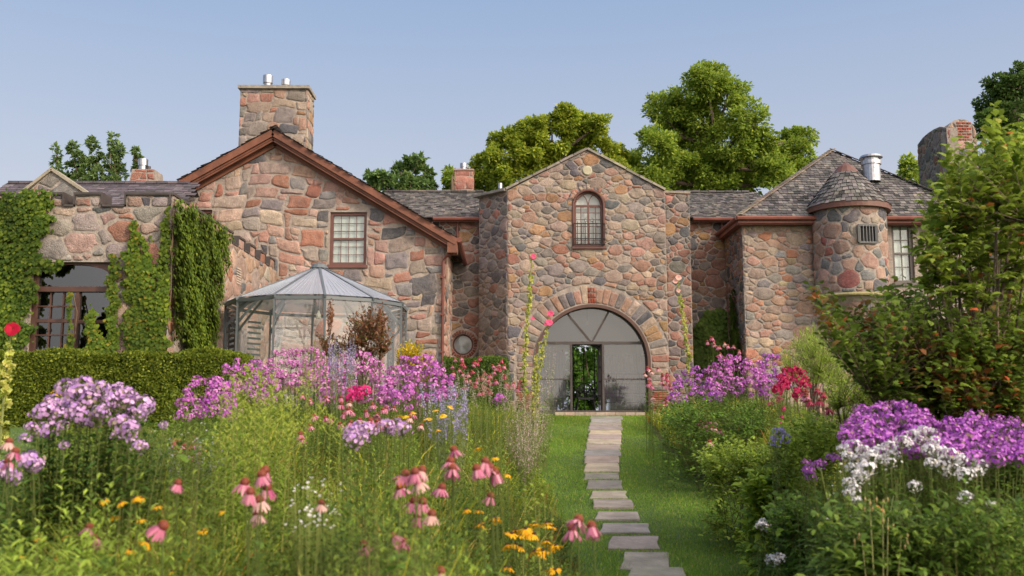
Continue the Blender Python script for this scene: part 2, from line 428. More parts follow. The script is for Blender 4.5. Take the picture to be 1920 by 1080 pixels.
# ------------------------------------------------------------------ shingle roofs
PAL_SH = [(3, (.125, .115, .112)), (3, (.085, .08, .08)), (2, (.17, .155, .148)), (1, (.05, .048, .05)), (.6, (.22, .19, .17))]
PAL_SLATE = [(3, (.10, .085, .10)), (3, (.125, .105, .12)), (1, (.08, .07, .08))]
def shingles(mb, O, ux, up, inside, W, H, ex=.15, w_=(.1, .2), pal=PAL_SH, th=.018, seed=3, jit=.02):
    """O corner, ux unit along eave, up unit upslope; inside(s,t)->bool"""
    rg = random.Random(seed); O = Vector(O); ux = Vector(ux).normalized(); up = Vector(up).normalized(); n = ux.cross(up).normalized()
    if n.z < 0: n = -n
    Vv = []; Cc = []
    t = 0.0
    while t < H:
        s = -rg.random() * .15
        while s < W:
            ww = rg.uniform(*w_); cs = s + ww / 2
            if inside(cs, t + ex * .6):
                j = rg.uniform(-jit, jit); l = ex * 1.35; h0 = th * rg.uniform(1.1, 2.2); g = .006
                a = O + ux * (s + g) + up * (t + j); b = O + ux * (s + ww - g) + up * (t + j)
                c = b + up * l; d = a + up * l
                Vv.append([a + n * h0, b + n * h0, c + n * .004, d + n * .004, a, b]); Cc.append(pick(pal, rg, .2))
            s += ww
        t += ex
    mb.bulk(np.array([[tuple(p) for p in q] for q in Vv]), [(0, 1, 2, 3), (4, 5, 1, 0)], np.array(Cc))
def quad(mb, a, b, c, d, col=(.1, .09, .085), mi=0): mb.add([a, b, c, d], [(0, 1, 2, 3)], col, mi)

# ------------------------------------------------------------------ windows
def window(parent, x0, x1, z0, z1, Y, cols, rows, m=WOOD, fw=.06, bw=.018, arch=False, pane=GLASS, behind=CURT, inset=.12, meet=True, lab=None):
    """sash window in a wall whose face is at Y; frame stands in the opening"""
    w1 = MB(); yf = Y + inset
    w1.box(x0, x0 + fw, yf - .05, yf + .05, z0, z1); w1.box(x1 - fw, x1, yf - .05, yf + .05, z0, z1)
    w1.box(x0 + fw, x1 - fw, yf - .05, yf + .05, z0, z0 + fw); w1.box(x0 + fw, x1 - fw, yf - .05, yf + .05, z1 - fw, z1)
    zm = (z0 + z1) / 2
    if meet: w1.box(x0 + fw, x1 - fw, yf - .035, yf + .03, zm - .03, zm + .03)
    o = w1.build('window', m, parent)
    mu = MB()
    for i in range(1, cols):
        x = x0 + fw + (x1 - x0 - 2 * fw) * i / cols; mu.box(x - bw / 2, x + bw / 2, yf - .02, yf + .012, z0 + fw, z1 - fw)
    for j in range(1, rows):
        z = z0 + fw + (z1 - z0 - 2 * fw) * j / rows
        if meet and abs(z - zm) < .05: continue
        mu.box(x0 + fw, x1 - fw, yf - .017, yf + .009, z - bw / 2, z + bw / 2)
    if cols > 1 or rows > 1: mu.build('glazing_bars', m, o)
    p = MB(); p.box(x0 + fw * .5, x1 - fw * .5, yf + .018, yf + .024, z0 + fw * .5, z1 - fw * .5); p.build('pane', pane, o)
    b = MB(); b.box(x0 + .01, x1 - .01, yf + .055, yf + .07, z0 + .01, z1 - .01); b.build('curtain' if behind is CURT else 'interior_panel', behind, o)
    s = MB(); s.box(x0 - .05, x1 + .05, Y - .07, yf - .05, z0 - .09, z0 - .002); s.build('sill', m, o)
    return o
def steel_flue(parent, x, y, z0, z1, r, name='flue'):
    f = MB(); h = z1 - z0
    f.lathe((x, y, z0), [(r * .8, 0), (r * .8, h * .45), (r, h * .45), (r, h * .95), (r * .6, h), (0.001, h)], 18)
    return f.build(name, STEEL, parent, smooth=False)
WOOD2_ = mat('dark_red_painted_wood', (.13, .055, .045), .5, var=.15)
# ------------------------------------------------------------------ ground
def sm(a, b, x): t = min(1, max(0, (x - a) / (b - a))); return t * t * (3 - 2 * t)
def interp(x, xs, ys): return float(np.interp(x, xs, ys))
def zpath(y): return interp(y, [-60, 0, 10, 29, 31, 400], [-2.5, -1.62, -1.6, -.05, -.03, -.03])
def zleft(y): return interp(y, [-60, 0, 4.5, 8, 12, 16.5, 30, 400], [-2.4, -1.3, -1.1, -.82, -.5, -.25, -.04, -.03])
def zright(y): return interp(y, [-60, 0, 5, 8, 12, 20, 29, 400], [-2.5, -1.45, -1.3, -1.08, -.7, -.3, -.06, -.03])
def xl(y): return interp(y, [0, 3, 6, 9.6, 13.4, 17.3, 20.5, 27, 30], [.2, .3, .45, .7, .65, .3, .62, 1.2, 1.25])
def xr(y): return interp(y, [0, 4, 5, 9.6, 11.5, 14.4, 16, 19.5, 27, 30], [1.2, 1.35, 1.6, 2.95, 3.2, 3.6, 3.2, 3.35, 3.9, 4.0])
def gz(x, y):
    z = zpath(y)
    if x < xl(y): z = z + (zleft(y) - z) * sm(-.1, 3.2, xl(y) - x)
    if x > xr(y): z = z + (zright(y) - z) * sm(-.1, 1.6, x - xr(y))
    return z
gm = bpy.data.materials.new('lawn_ground'); gm.use_nodes = True
_n = gm.node_tree; _b = _n.nodes['Principled BSDF']; _b.inputs['Roughness'].default_value = .95
_tc = _n.nodes.new('ShaderNodeTexCoord'); _no = _n.nodes.new('ShaderNodeTexNoise'); _no.inputs['Scale'].default_value = 1.3; _no.inputs['Detail'].default_value = 8
_cr = _n.nodes.new('ShaderNodeValToRGB'); _cr.color_ramp.elements[0].position = .35; _cr.color_ramp.elements[0].color = (.028, .06, .012, 1)
_cr.color_ramp.elements[1].position = .68; _cr.color_ramp.elements[1].color = (.075, .12, .022, 1)
_n.links.new(_tc.outputs['Object'], _no.inputs['Vector']); _n.links.new(_no.outputs[0], _cr.inputs[0]); _n.links.new(_cr.outputs[0], _b.inputs[0])
def build_ground():
    xs = np.concatenate([[-2500, -800, -300, -120, -60, -30], np.arange(-16, 18.01, .3), [30, 60, 120, 300, 800, 2500]])
    ys = np.concatenate([[-2000, -600, -200, -60, -20, -8], np.arange(0, 32.01, .35), [36, 45, 60, 100, 200, 600, 3000]])
    V = np.array([(x, y, gz(x, y) if y > -60 else -2.5) for y in ys for x in xs]); nx = len(xs)
    m = MB(); m.add(V, [(j * nx + i, j * nx + i + 1, (j + 1) * nx + i + 1, (j + 1) * nx + i) for j in range(len(ys) - 1) for i in range(nx - 1)])
    tag(m.build('ground', gm, smooth=True), kind='structure')
build_ground()

# ------------------------------------------------------------------ entrance hall (central gable)
def steps_fill(): pass
Y0 = 29.5
def hall():
    t = thing('entrance_hall', 'tall fieldstone entrance building with pointed gable and big arched glass doorway', 'building', (2.6, Y0, 0))
    rg = random.Random(5)
    xa, xb, xc = px(952, 500, Y0), px(1250, 500, Y0), px(1297, 500, Y0)
    zA = pz(357, Y0, 955); apx = at(1101, 281, Y0); zB = pz(359, Y0, 1250)
    poly = [(xa, -.3), (xb, -.3), (xb, zB), (apx.x, apx.z), (xa, zA)]
    ca = at(1111, 679, Y0); r = 108 * Y0 / F; 
    x0, x1 = px(1076, 420, Y0), px(1131, 420, Y0); zb = pz(462, Y0); zs = pz(385, Y0); xm = (x0 + x1) / 2; rw = (x1 - x0) / 2
    pc = at(1101, 320, Y0)
    hole1 = arcpts(ca.x, ca.z, r, -.29)[::-1]; hole2 = arcpts(xm, zs, rw, zb)[::-1]
    m = MB()
    plate(m, poly, [hole1, hole2], front(Y0), .45)
    d1 = .62; d2 = .3
    for z_lo in (0,):
        stones(m, poly, front(Y0), 'v', .255, PAL_MIX, [op_arch(ca.x, ca.z, r + d1, -1), op_arch(xm, zs, rw + .03, zb - .02), ('c', pc.x, pc.z, .17, None)], .05, .026, 11, 1.5, .13)
    # the voussoirs of the big arch, stacked stones down its legs, and the brick key
    n = 29; ring(m, front(Y0), ca.x, ca.z, r + .05, d1 - .1, n, PAL_MIX, rg, .05, a0=.0, skip=(14,))
    for sd in (-1, 1):
        z = ca.z
        while z > .05:
            h = rg.uniform(.13, .24) if z > .75 else .07
            a, b = sorted((ca.x + sd * (r + .05), ca.x + sd * (r + d1 * rg.uniform(.8, 1))))
            stone(m, shrink([(a, z - h), (b, z - h), (b, z), (a, z)], .011), front(Y0), .05, pick(PAL_MIX if z > .75 else [(1, (.34, .1, .06))], rg), rg, .14, 0, .05); z -= h
    zt = ca.z + r + .05
    for k in range(3):
        for j in range(3):
            xx = ca.x + (k - 1) * .085; zz = zt + j * .17
            q = [(xx - .037, zz), (xx + .037, zz), (xx + .04, zz + .155), (xx - .04, zz + .155)]
            stone(m, q, front(Y0), .05, pick([(1, (.36, .10, .06))], rg), rg, .08, 0, .01)
    ring(m, front(Y0), xm, zs, rw + .04, .2, 15, PAL_MIX, rg, .04)
    m2 = m.build('gable_wall', [STONE, MORTAR], t)
    # right shoulder of the wall, in the wing's shadow
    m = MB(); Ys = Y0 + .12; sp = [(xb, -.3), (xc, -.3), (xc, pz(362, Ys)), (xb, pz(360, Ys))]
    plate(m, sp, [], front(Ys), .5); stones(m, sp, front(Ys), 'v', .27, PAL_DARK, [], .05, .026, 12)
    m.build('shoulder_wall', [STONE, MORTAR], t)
    # splayed grey buttress at the left
    xl_, yl_ = px(898, 500, Y0 + 1.0), Y0 + 1.0; dx, dy = xa - xl_, Y0 - yl_; L = math.hypot(dx, dy)
    fr = lambda s, tt, h: (xl_ + dx / L * s + dy / L * h, yl_ + dy / L * s - dx / L * h, tt)
    bp = [(0, -.3), (L, -.3), (L, zA - .02), (0, zA - .02)]
    m = MB(); plate(m, bp, [], fr, .6); stones(m, bp, fr, 'v', .27, PAL_GREY, [], .05, .03, 13)
    m.build('buttress_wall', [STONE, MORTAR], t)
    # body behind, roof, coping
    m = MB(); zr = apx.z - .15
    m.box(xa + .02, xa + .3, Y0 + .46, 36.2, -.2, zA - .1); m.box(xb - .05, xc - .02, Y0 + .65, 36.2, -.2, zA - .1)
    m.build('side_walls', MORTAR, t)
    m = MB(); e = .04
    for (pa, pb) in (((xa - .06, zA), (apx.x, apx.z)), ((apx.x, apx.z), (xb + .02, zB))):
        a = Vector((pa[0], 0, pa[1])); b = Vector((pb[0], 0, pb[1])); n_ = int((b - a).length / .42)
        for k in range(n_):
            p = a.lerp(b, k / n_); q = a.lerp(b, (k + .96) / n_); zz = rg.uniform(.0, .02)
            m.bar((p.x, Y0 + .17, p.z + .03 + zz), (q.x, Y0 + .17, q.z + .03 + zz), .5, .07, col=pick([(1, (.30, .25, .2)), (1, (.22, .19, .17))], rg))
    m.bar((xb, Ys + .2, pz(361, Ys) + .03), (xc + .03, Ys + .2, pz(363, Ys) + .03), .5, .07, col=(.28, .23, .19))
    m.bar((xl_ - .05, yl_ + .1, zA + .02), (xa + .05, Y0 + .1, zA + .02), .5, .08, col=(.22, .2, .18))
    m.build('gable_coping', mat('coping_stone', (1, 1, 1), .9, .5, 20, .25, 5, attr=True), t)
    m = MB()
    for sd, xe, ze in ((-1, xa, zA), (1, xc, pz(362, Y0))):
        quad(m, (apx.x, Y0 + .3, zr), (apx.x, 36.4, zr), (xe, 36.4, ze - .15), (xe, Y0 + .3, ze - .15))
    m.build('roof', SHING, t)
    # back wall with its own arched opening, floor, inner walls
    m = MB(); bh = arcpts(px(1095, 700, 36), 1.55, 1.0, -.1)[::-1]
    plate(m, [(xa, -.2), (xc, -.2), (xc, zA - .1), (xa, zA - .1)], [bh], front(36.2), .2, mi=0)
    m.box(xa + .3, xa + .33, Y0 + .5, 36, 0, 4); m.box(xb - .1, xb - .07, Y0 + .5, 36, 0, 4)
    m.box(xa + .3, xb - .1, Y0 + .5, 36.1, 4.0, 4.1)
    m.build('interior_walls', PLASTER, t)
    m = MB(); m.box(xa + .3, xb - .1, Y0 + .1, 36.3, -.06, -.01); m.build('interior_floor', mat('dark_stone_floor', (.09, .085, .08), .5, var=.2, vscale=2), t)
    m = MB()                    # glazing bars of the garden window at the back
    bx = px(1095, 700, 36)
    for k in range(-2, 3): m.box(bx + k * .4 - .02, bx + k * .4 + .02, 36.1, 36.14, -.1, 2.35)
    for z in (.6, 1.1, 1.55): m.box(bx - 1, bx - .05, 36.09, 36.15, z - .02, z + .02); m.box(bx + .4, bx + 1, 36.09, 36.15, z - .02, z + .02)
    m.build('rear_window', IRON, t)
    # ---- arched glazed doorway
    yd = Y0 + .22; m = MB(); n = 40
    arc = [(ca.x - (r - .02) * math.cos(PI * k / n), yd, ca.z + (r - .02) * math.sin(PI * k / n)) for k in range(n + 1)]
    arc = [(arc[0][0], yd, -.02)] + arc + [(arc[-1][0], yd, -.02)]
    for a, b in zip(arc[:-1], arc[1:]): m.bar(a, b, .07, .3, up=(0, 1, 0)) if False else m.tube([a, b], .055, 6)
    # broad brown lining of the reveal
    V = []; Fq = []
    for i, p in enumerate(arc):
        cx, cz = ca.x, max(p[2], 0) if p[2] < ca.z else p[2]
        d = Vector((p[0] - ca.x, 0, (p[2] - ca.z) if p[2] > ca.z else 0)).normalized()
        for (o_, yy) in ((.035, Y0 - .06), (-.06, Y0 - .06), (-.06, yd + .05)):
            V.append((p[0] + d.x * o_, yy, p[2] + d.z * o_))
    for i in range(len(arc) - 1):
        for k in range(2): Fq.append((i * 3 + k, i * 3 + k + 1, (i + 1) * 3 + k + 1, (i + 1) * 3 + k))
    m.add(V, Fq)
    fo = m.build('door_frame', DWOOD, t)
    m = MB(); zt = pz(643, yd); xL, xR = ca.x - r + .06, ca.x + r - .06; xd0, xd1 = px(1071, 710, yd), px(1131, 710, yd)
    b = .065
    m.box(xL - .02, xR + .02, yd - .04, yd + .04, zt - b / 2 - .01, zt + b / 2 + .01)
    top = (ca.x, zt)
    for uu, vv in ((1056, 579), (1144, 579)):
        p = at(uu, vv, yd); m.bar((ca.x, yd, zt), (p.x, yd, p.z), .06, .05, up=(0, 1, 0))
    for x in (xd0, xd1): m.box(x - b / 2, x + b / 2, yd - .045, yd + .035, 0, zt - b / 2)
    zmid = pz(711, yd)
    m.box(xd1 + b / 2, xR - .02, yd - .03, yd + .03, zmid - .02, zmid + .02); m.box(xL, xd0 - b / 2, yd - .03, yd + .03, zmid - .02, zmid + .02)
    m.box(xL, xR, yd - .04, yd + .04, 0.0, .06)
    m.build('door_bars', LEAD, fo)
    # panes: fan light and the two side leaves; the middle stands open
    def pan(pts, nm='pane'):
        q = MB(); v = [(x, yd + .01, z) for x, z in pts] + [(x, yd + .018, z) for x, z in pts]; k = len(pts)
        q.add(v, [tuple(range(k)), tuple(range(2 * k - 1, k - 1, -1))] + [(i, (i + 1) % k, k + (i + 1) % k, k + i) for i in range(k)])
        q.build(nm, GLASSD, fo)
    rr = r - .07
    fan = [(ca.x - rr * math.cos(a), ca.z + rr * math.sin(a)) for a in np.linspace(math.asin((zt - ca.z) / rr), PI - math.asin((zt - ca.z) / rr), 28)]
    pan(fan)
    zz = math.asin((zt - ca.z) / rr)
    pan([(xd1, .03), (ca.x + rr, .03)] + [(ca.x + rr * math.cos(a), ca.z + rr * math.sin(a)) for a in np.linspace(0, zz, 6)] + [(xd1, zt)])
    pan([(xd0, .03), (xd0, zt)] + [(ca.x - rr * math.cos(a), ca.z + rr * math.sin(a)) for a in np.linspace(zz, 0, 6)] + [(ca.x - rr, .03)])
    # the opened leaf, swung inward, and the lattice of small panes behind the right side
    o = MB(); xx = xd1 - .02; 
    o.box(xx - .04, xx, yd + .08, yd + .14, .03, zt - .05); o.box(xx - .04, xx, yd + .95, yd + 1.0, .03, zt - .05)
    for z in (.03, .5, .95, 1.4, zt - .1): o.box(xx - .035, xx - .005, yd + .1, yd + .98, z, z + .035)
    o.box(xx - .03, xx - .01, yd + .5, yd + .53, .03, zt - .05)
    o.build('open_door_leaf', LEAD, t)
    o = MB(); yl2 = yd + 1.3
    for k in range(7): o.box(xd1 + .05 + k * .25, xd1 + .075 + k * .25, yl2, yl2 + .02, 0, 1.25)
    for z in (.3, .6, .9, 1.22): o.box(xd1 + .05, xd1 + 1.6, yl2 - .002, yl2 + .022, z, z + .022)
    o.build('inner_screen', LEAD, t)
    # pale drapes inside, right and left
    for (a, b_, zt2, yy) in ((xd1 + .02, xR + .5, 1.9, yd + 2.2), (xL - .5, xd0 - .03, 2.0, yd + 2.3)):
        nn = 40; vv = []; o = MB()
        for i in range(nn + 1):
            x = a + (b_ - a) * i / nn; y = yy + .04 * math.sin(i * 1.9); vv += [(x, y, .5), (x, y, zt2)]
        o.add(vv, [(2 * i, 2 * i + 2, 2 * i + 3, 2 * i + 1) for i in range(nn)]); o.build('drape', DRAPE, t)
    # ---- upper arched window with its iron balconet
    yf = Y0 + .1; m = MB()
    arc = [(x0 + .035, yf, zb)] + [(xm - (rw - .035) * math.cos(PI * k / 16), yf, zs + (rw - .035) * math.sin(PI * k / 16)) for k in range(17)] + [(x1 - .035, yf, zb)]
    m.tube(arc, .045, 6); 
    out = [(xm - (rw + .02) * math.cos(PI * k / 16), Y0 - .03, zs + (rw + .02) * math.sin(PI * k / 16)) for k in range(17)]
    m.tube([(x0 - .02, Y0 - .03, zb - .02)] + out + [(x1 + .02, Y0 - .03, zb - .02)], .035, 6)
    m.box(x0, x1, yf - .04, yf + .04, zs - .03, zs + .03); m.box(x0, x1, yf - .04, yf + .04, zb, zb + .07); m.box(x0 - .06, x1 + .06, Y0 - .1, yf - .04, zb - .08, zb - .005)
    wo = m.build('window', WOOD2_, t)
    m = MB(); m.box(xm - .03, xm + .03, yf - .03, yf + .03, zb, zs)
    for k in (-1, 1):
        m.box(xm + k * rw * .5 - .012, xm + k * rw * .5 + .012, yf - .015, yf + .01, zb, zs)
        m.tube([(xm + k * rw * .5 - k * rw * .48 * math.cos(a), yf - .005, zs + rw * .8 * math.sin(a)) for a in np.linspace(0, PI / 2 + .3, 8)], .016, 5)
    for k in range(1, 6): z = zb + (zs - zb) * k / 6; m.box(x0 + .05, x1 - .05, yf - .013, yf + .008, z - .01, z + .01)
    m.build('glazing_bars', WOOD2_, wo)
    m = MB(); pts = arcpts(xm, zs, rw - .05, zb + .03); k = len(pts)
    m.add([(p[0], yf + .02, p[1]) for p in pts], [tuple(range(k))]); m.build('pane', GLASS, wo)
    m = MB(); m.add([(p[0], yf + .14, p[1]) for p in arcpts(xm, zs - .04, rw + .04, zb - .02)], [tuple(range(k))]); m.build('curtain', CURT, wo)
    m = MB(); bz0, bz1 = pz(461, Y0), pz(421, Y0); yb = Y0 - .16; bx0, bx1 = x0 - .02, x1 + .03
    for z in (bz0 + .03, bz1, bz0 + .2): m.tube([(bx0, Y0 - .01, z), (bx0, yb, z), (bx1, yb, z), (bx1, Y0 - .01, z)], .017, 5)
    for k in range(9):
        x = bx0 + (bx1 - bx0) * k / 8; m.tube([(x, yb, bz0), (x, yb, bz1 + (.07 if k % 2 else .0))], .012, 4)
    for k in range(4):
        x = bx0 + (bx1 - bx0) * (k + .5) / 4
        m.tube([(x + .045 * math.cos(a), yb, bz0 + .115 + .045 * math.sin(a)) for a in np.linspace(0, 2 * PI, 10)[:-1]], .006, 4, closed=True)
    for k in (-1, 1):
        x = xm + k * .06
        m.tube([(x + k * (.03 + .05 * math.cos(a)), yb, bz1 + .12 + .06 * math.sin(a)) for a in np.linspace(PI, 4.0 * PI / 1.5, 12)], .007, 4)
    m.build('iron_balconet', IRON, t)
    m = MB(); m.lathe((0, 0, 0), [(0.001, .05), (.13, .05), (.155, .03), (.16, 0)], 20, col=(.42, .38, .28))
    o = m.build('round_plaque', mat('limestone', (.42, .38, .27), .9, .3, 20, .15, 6), t)
    o.matrix_basis = Matrix.Translation(Vector((pc.x, Y0, pc.z)) - t.location) @ Matrix.Rotation(R(90), 4, 'X')
    m = MB(); g = at(1101, 613, Y0)
    steel_flue(t, px(938, 352, 32), 32, pz(362, 32), pz(343, 32), .075, 'vent_pipe')
    return t
hall()
# pale lamp hanging in the doorway
L1 = thing('ceiling_lantern', 'small pale pendant lantern hanging inside the arched doorway', 'lantern', tuple(at(1101, 606, 31.2)))
m = MB(); c = L1.location
m.lathe(c, [(.001, -.06), (.035, -.04), (.05, 0), (.03, .05), (.001, .06)], 10); m.build('globe', mat('milk_glass', (.7, .68, .6), .3), L1)
m = MB(); m.tube([c + Vector((0, 0, .05)), c + Vector((0, 0, 4.0 - c.z))], .006, 4); m.build('cord', IRON, L1)

# ------------------------------------------------------------------ gabled house (left centre)
def gabled_house():
    Yg = 27.0; t = thing('gabled_house', 'large pink fieldstone house front with wide brown gable boards and a tall stone chimney', 'house', (-6, Yg, 0))
    xL = px(300, 372, Yg) - .35; xR = px(832, 600, Yg); ap = at(512, 262, Yg)
    sl = (pz(262, Yg) - pz(447, Yg)) / (xR - ap.x); zL = ap.z - (ap.x - xL) * sl * .93; zR = pz(450, Yg)
    poly = [(xL, -.3), (xR, -.3), (xR, zR), (ap.x, ap.z), (xL, zL)]
    wx0, wx1, wz0, wz1 = px(618, 450, Yg), px(687, 450, Yg), pz(497, Yg), pz(398, Yg)
    vx0, vx1, vz0, vz1 = px(350, 420, Yg), px(397, 420, Yg), pz(450, Yg), pz(394, Yg)
    h1 = [(wx0, wz0), (wx0, wz1), (wx1, wz1), (wx1, wz0)]; h2 = [(vx0, vz0), (vx0, vz1), (vx1, vz1), (vx1, vz0)]
    m = MB(); plate(m, poly, [h1, h2], front(Yg), .45)
    stones(m, poly, front(Yg), 'b', (.235, .185), PAL_PINK, [op_rect(wx0 - .03, wx1 + .03, wz0 - .13, wz1 + .03), op_rect(vx0 - .03, vx1 + .03, vz0 - .1, vz1 + .03)], .055, .045, 21, rnd=.19)
    m.build('gable_wall', [STONE, MORTAR], t)
    m = MB(); sp = [(Yg + .02, -.3), (36, -.3), (36, zR), (Yg + .02, zR)]
    plate(m, sp, [], rside(xR - .01), .3); stones(m, sp, rside(xR - .004), 'b', (.2, .16), PAL_PINK, [], .04, .035, 29); m.box(xL, xL + .3, Yg + .45, 36, -.2, zL - .1); m.box(xL, xR, 35.8, 36.1, -.2, zL)
    m.build('side_walls', [STONE, MORTAR], t)
    window(t, wx0, wx1, wz0, wz1, Yg, 4, 6, DWOOD if False else WOOD2, .085, .014, behind=CURT)
    window(t, vx0, vx1, vz0, vz1, Yg, 3, 4, WOOD2, .08, .014, behind=CURT)
    # roof
    yF = Yg - .38; yB = 36.3; th = .14
    rp = at(512, 241, yF); eR = at(856, 446, yF); eL = at(286, 366, yF)
    m = MB()
    for e in (eR, eL):
        a, b, c, d = (rp.x, yF, rp.z), (rp.x, yB, rp.z), (e.x, yB, e.z), (e.x, yF, e.z)
        quad(m, a, b, c, d, (.09, .075, .07)); W = yB - yF; up = Vector((rp.x - e.x, 0, rp.z - e.z)); H = up.length
        O = Vector((e.x, yF - .03, e.z)) if e is eR else Vector((e.x, yF - .03, e.z))
        shingles(m, O, (0, 1, 0), up, lambda s, q: True, W, H, .16, seed=31, w_=(.12, .22))
    ro = m.build('roof', SHING, t)
    m = MB()
    for e in (eR, eL):
        for (dz, w_, yy) in ((-.115, .19, yF + .0), (-.27, .15, yF + .07)):
            m.bar((rp.x, yy, rp.z + dz), (e.x, yy, e.z + dz), .045, w_, up=(0, 0, 1))
        # soffit boarding under the overhang
        quad(m, (rp.x, yF + .02, rp.z - .3), (rp.x, Yg + .3, rp.z - .3), (e.x, Yg + .3, e.z - .3), (e.x, yF + .02, e.z - .3))
        m.bar((rp.x, Yg - .07, rp.z - .37), (e.x, Yg - .07, e.z - .37), .06, .15, up=(0, 0, 1))
    # eave return
    m.box(eR.x - .26, eR.x + .02, yF, yF + .5, eR.z - .42, eR.z - .12)
    m.build('barge_boards', WOOD, ro)
    # gutter and downpipe
    m = MB(); gx = eR.x + .07
    m.tube([(gx, yF, eR.z - .06), (gx, yB, eR.z - .06)], .07, 8)
    p = [at(852, 452, yF + .1), at(852, 468, yF + .1), at(847, 476, yF + .2), at(836, 481, Yg - .1), at(831, 490, Yg - .1), at(829, 772, Yg - .1)]
    m.tube(p, .045, 8)
    for v in (520, 590, 660): q = at(829.5, v, Yg - .1); m.box(q.x - .07, q.x + .07, Yg - .15, Yg - .02, q.z - .02, q.z + .02)
    m.build('downpipe', COPPER, t)
    # chimney
    Yc = 28.3; cx0, cx1 = px(449, 220, Yc), px(575, 220, Yc); cy1 = Yc + .95; cz0 = pz(300, Yc); cz1 = pz(168, Yc)
    m = MB(); pf = [(cx0, cz0), (cx1, cz0), (cx1, cz1), (cx0, cz1)]
    plate(m, pf, [], front(Yc), .95); stones(m, pf, front(Yc), 'b', (.19, .155), PAL_MIX, [], .045, .03, 22, rnd=.18)
    ps = [(Yc, cz0), (cy1, cz0), (cy1, cz1), (Yc, cz1)]; plate(m, ps, [], rside(cx1 - .002), .01); stones(m, ps, rside(cx1), 'b', (.19, .155), PAL_MIX, [], .045, .03, 23)
    ch = m.build('chimney', [STONE, MORTAR], t)
    m = MB(); m.box(cx0 - .06, cx1 + .07, Yc - .1, cy1 + .06, cz1, cz1 + .1, (.23, .2, .17)); m.build('cap_slab', mat('weathered_slab', (.26, .23, .19), .9, .6, 18, .3, 4), ch)
    steel_flue(ch, px(502, 160, Yc + .4), Yc + .4, cz1 + .1, pz(142, Yc + .4), .15); steel_flue(ch, px(536, 160, Yc + .4), Yc + .4, cz1 + .1, pz(150, Yc + .4), .14)
    m = MB(); a = Vector((cx0 + .4, Yc - .02, rp.z - .1)); 
    m.bar((rp.x + .15, Yc - .08, rp.z - .02), (cx1 + .05, Yc - .08, rp.z - .02 - (cx1 - rp.x) * .57), .12, .08, col=(.1, .1, .1)); m.build('chimney_flashing', LEAD, ch)
WOOD2 = mat('dark_red_window_wood', (.13, .055, .045), .5, var=.15)
gabled_house()

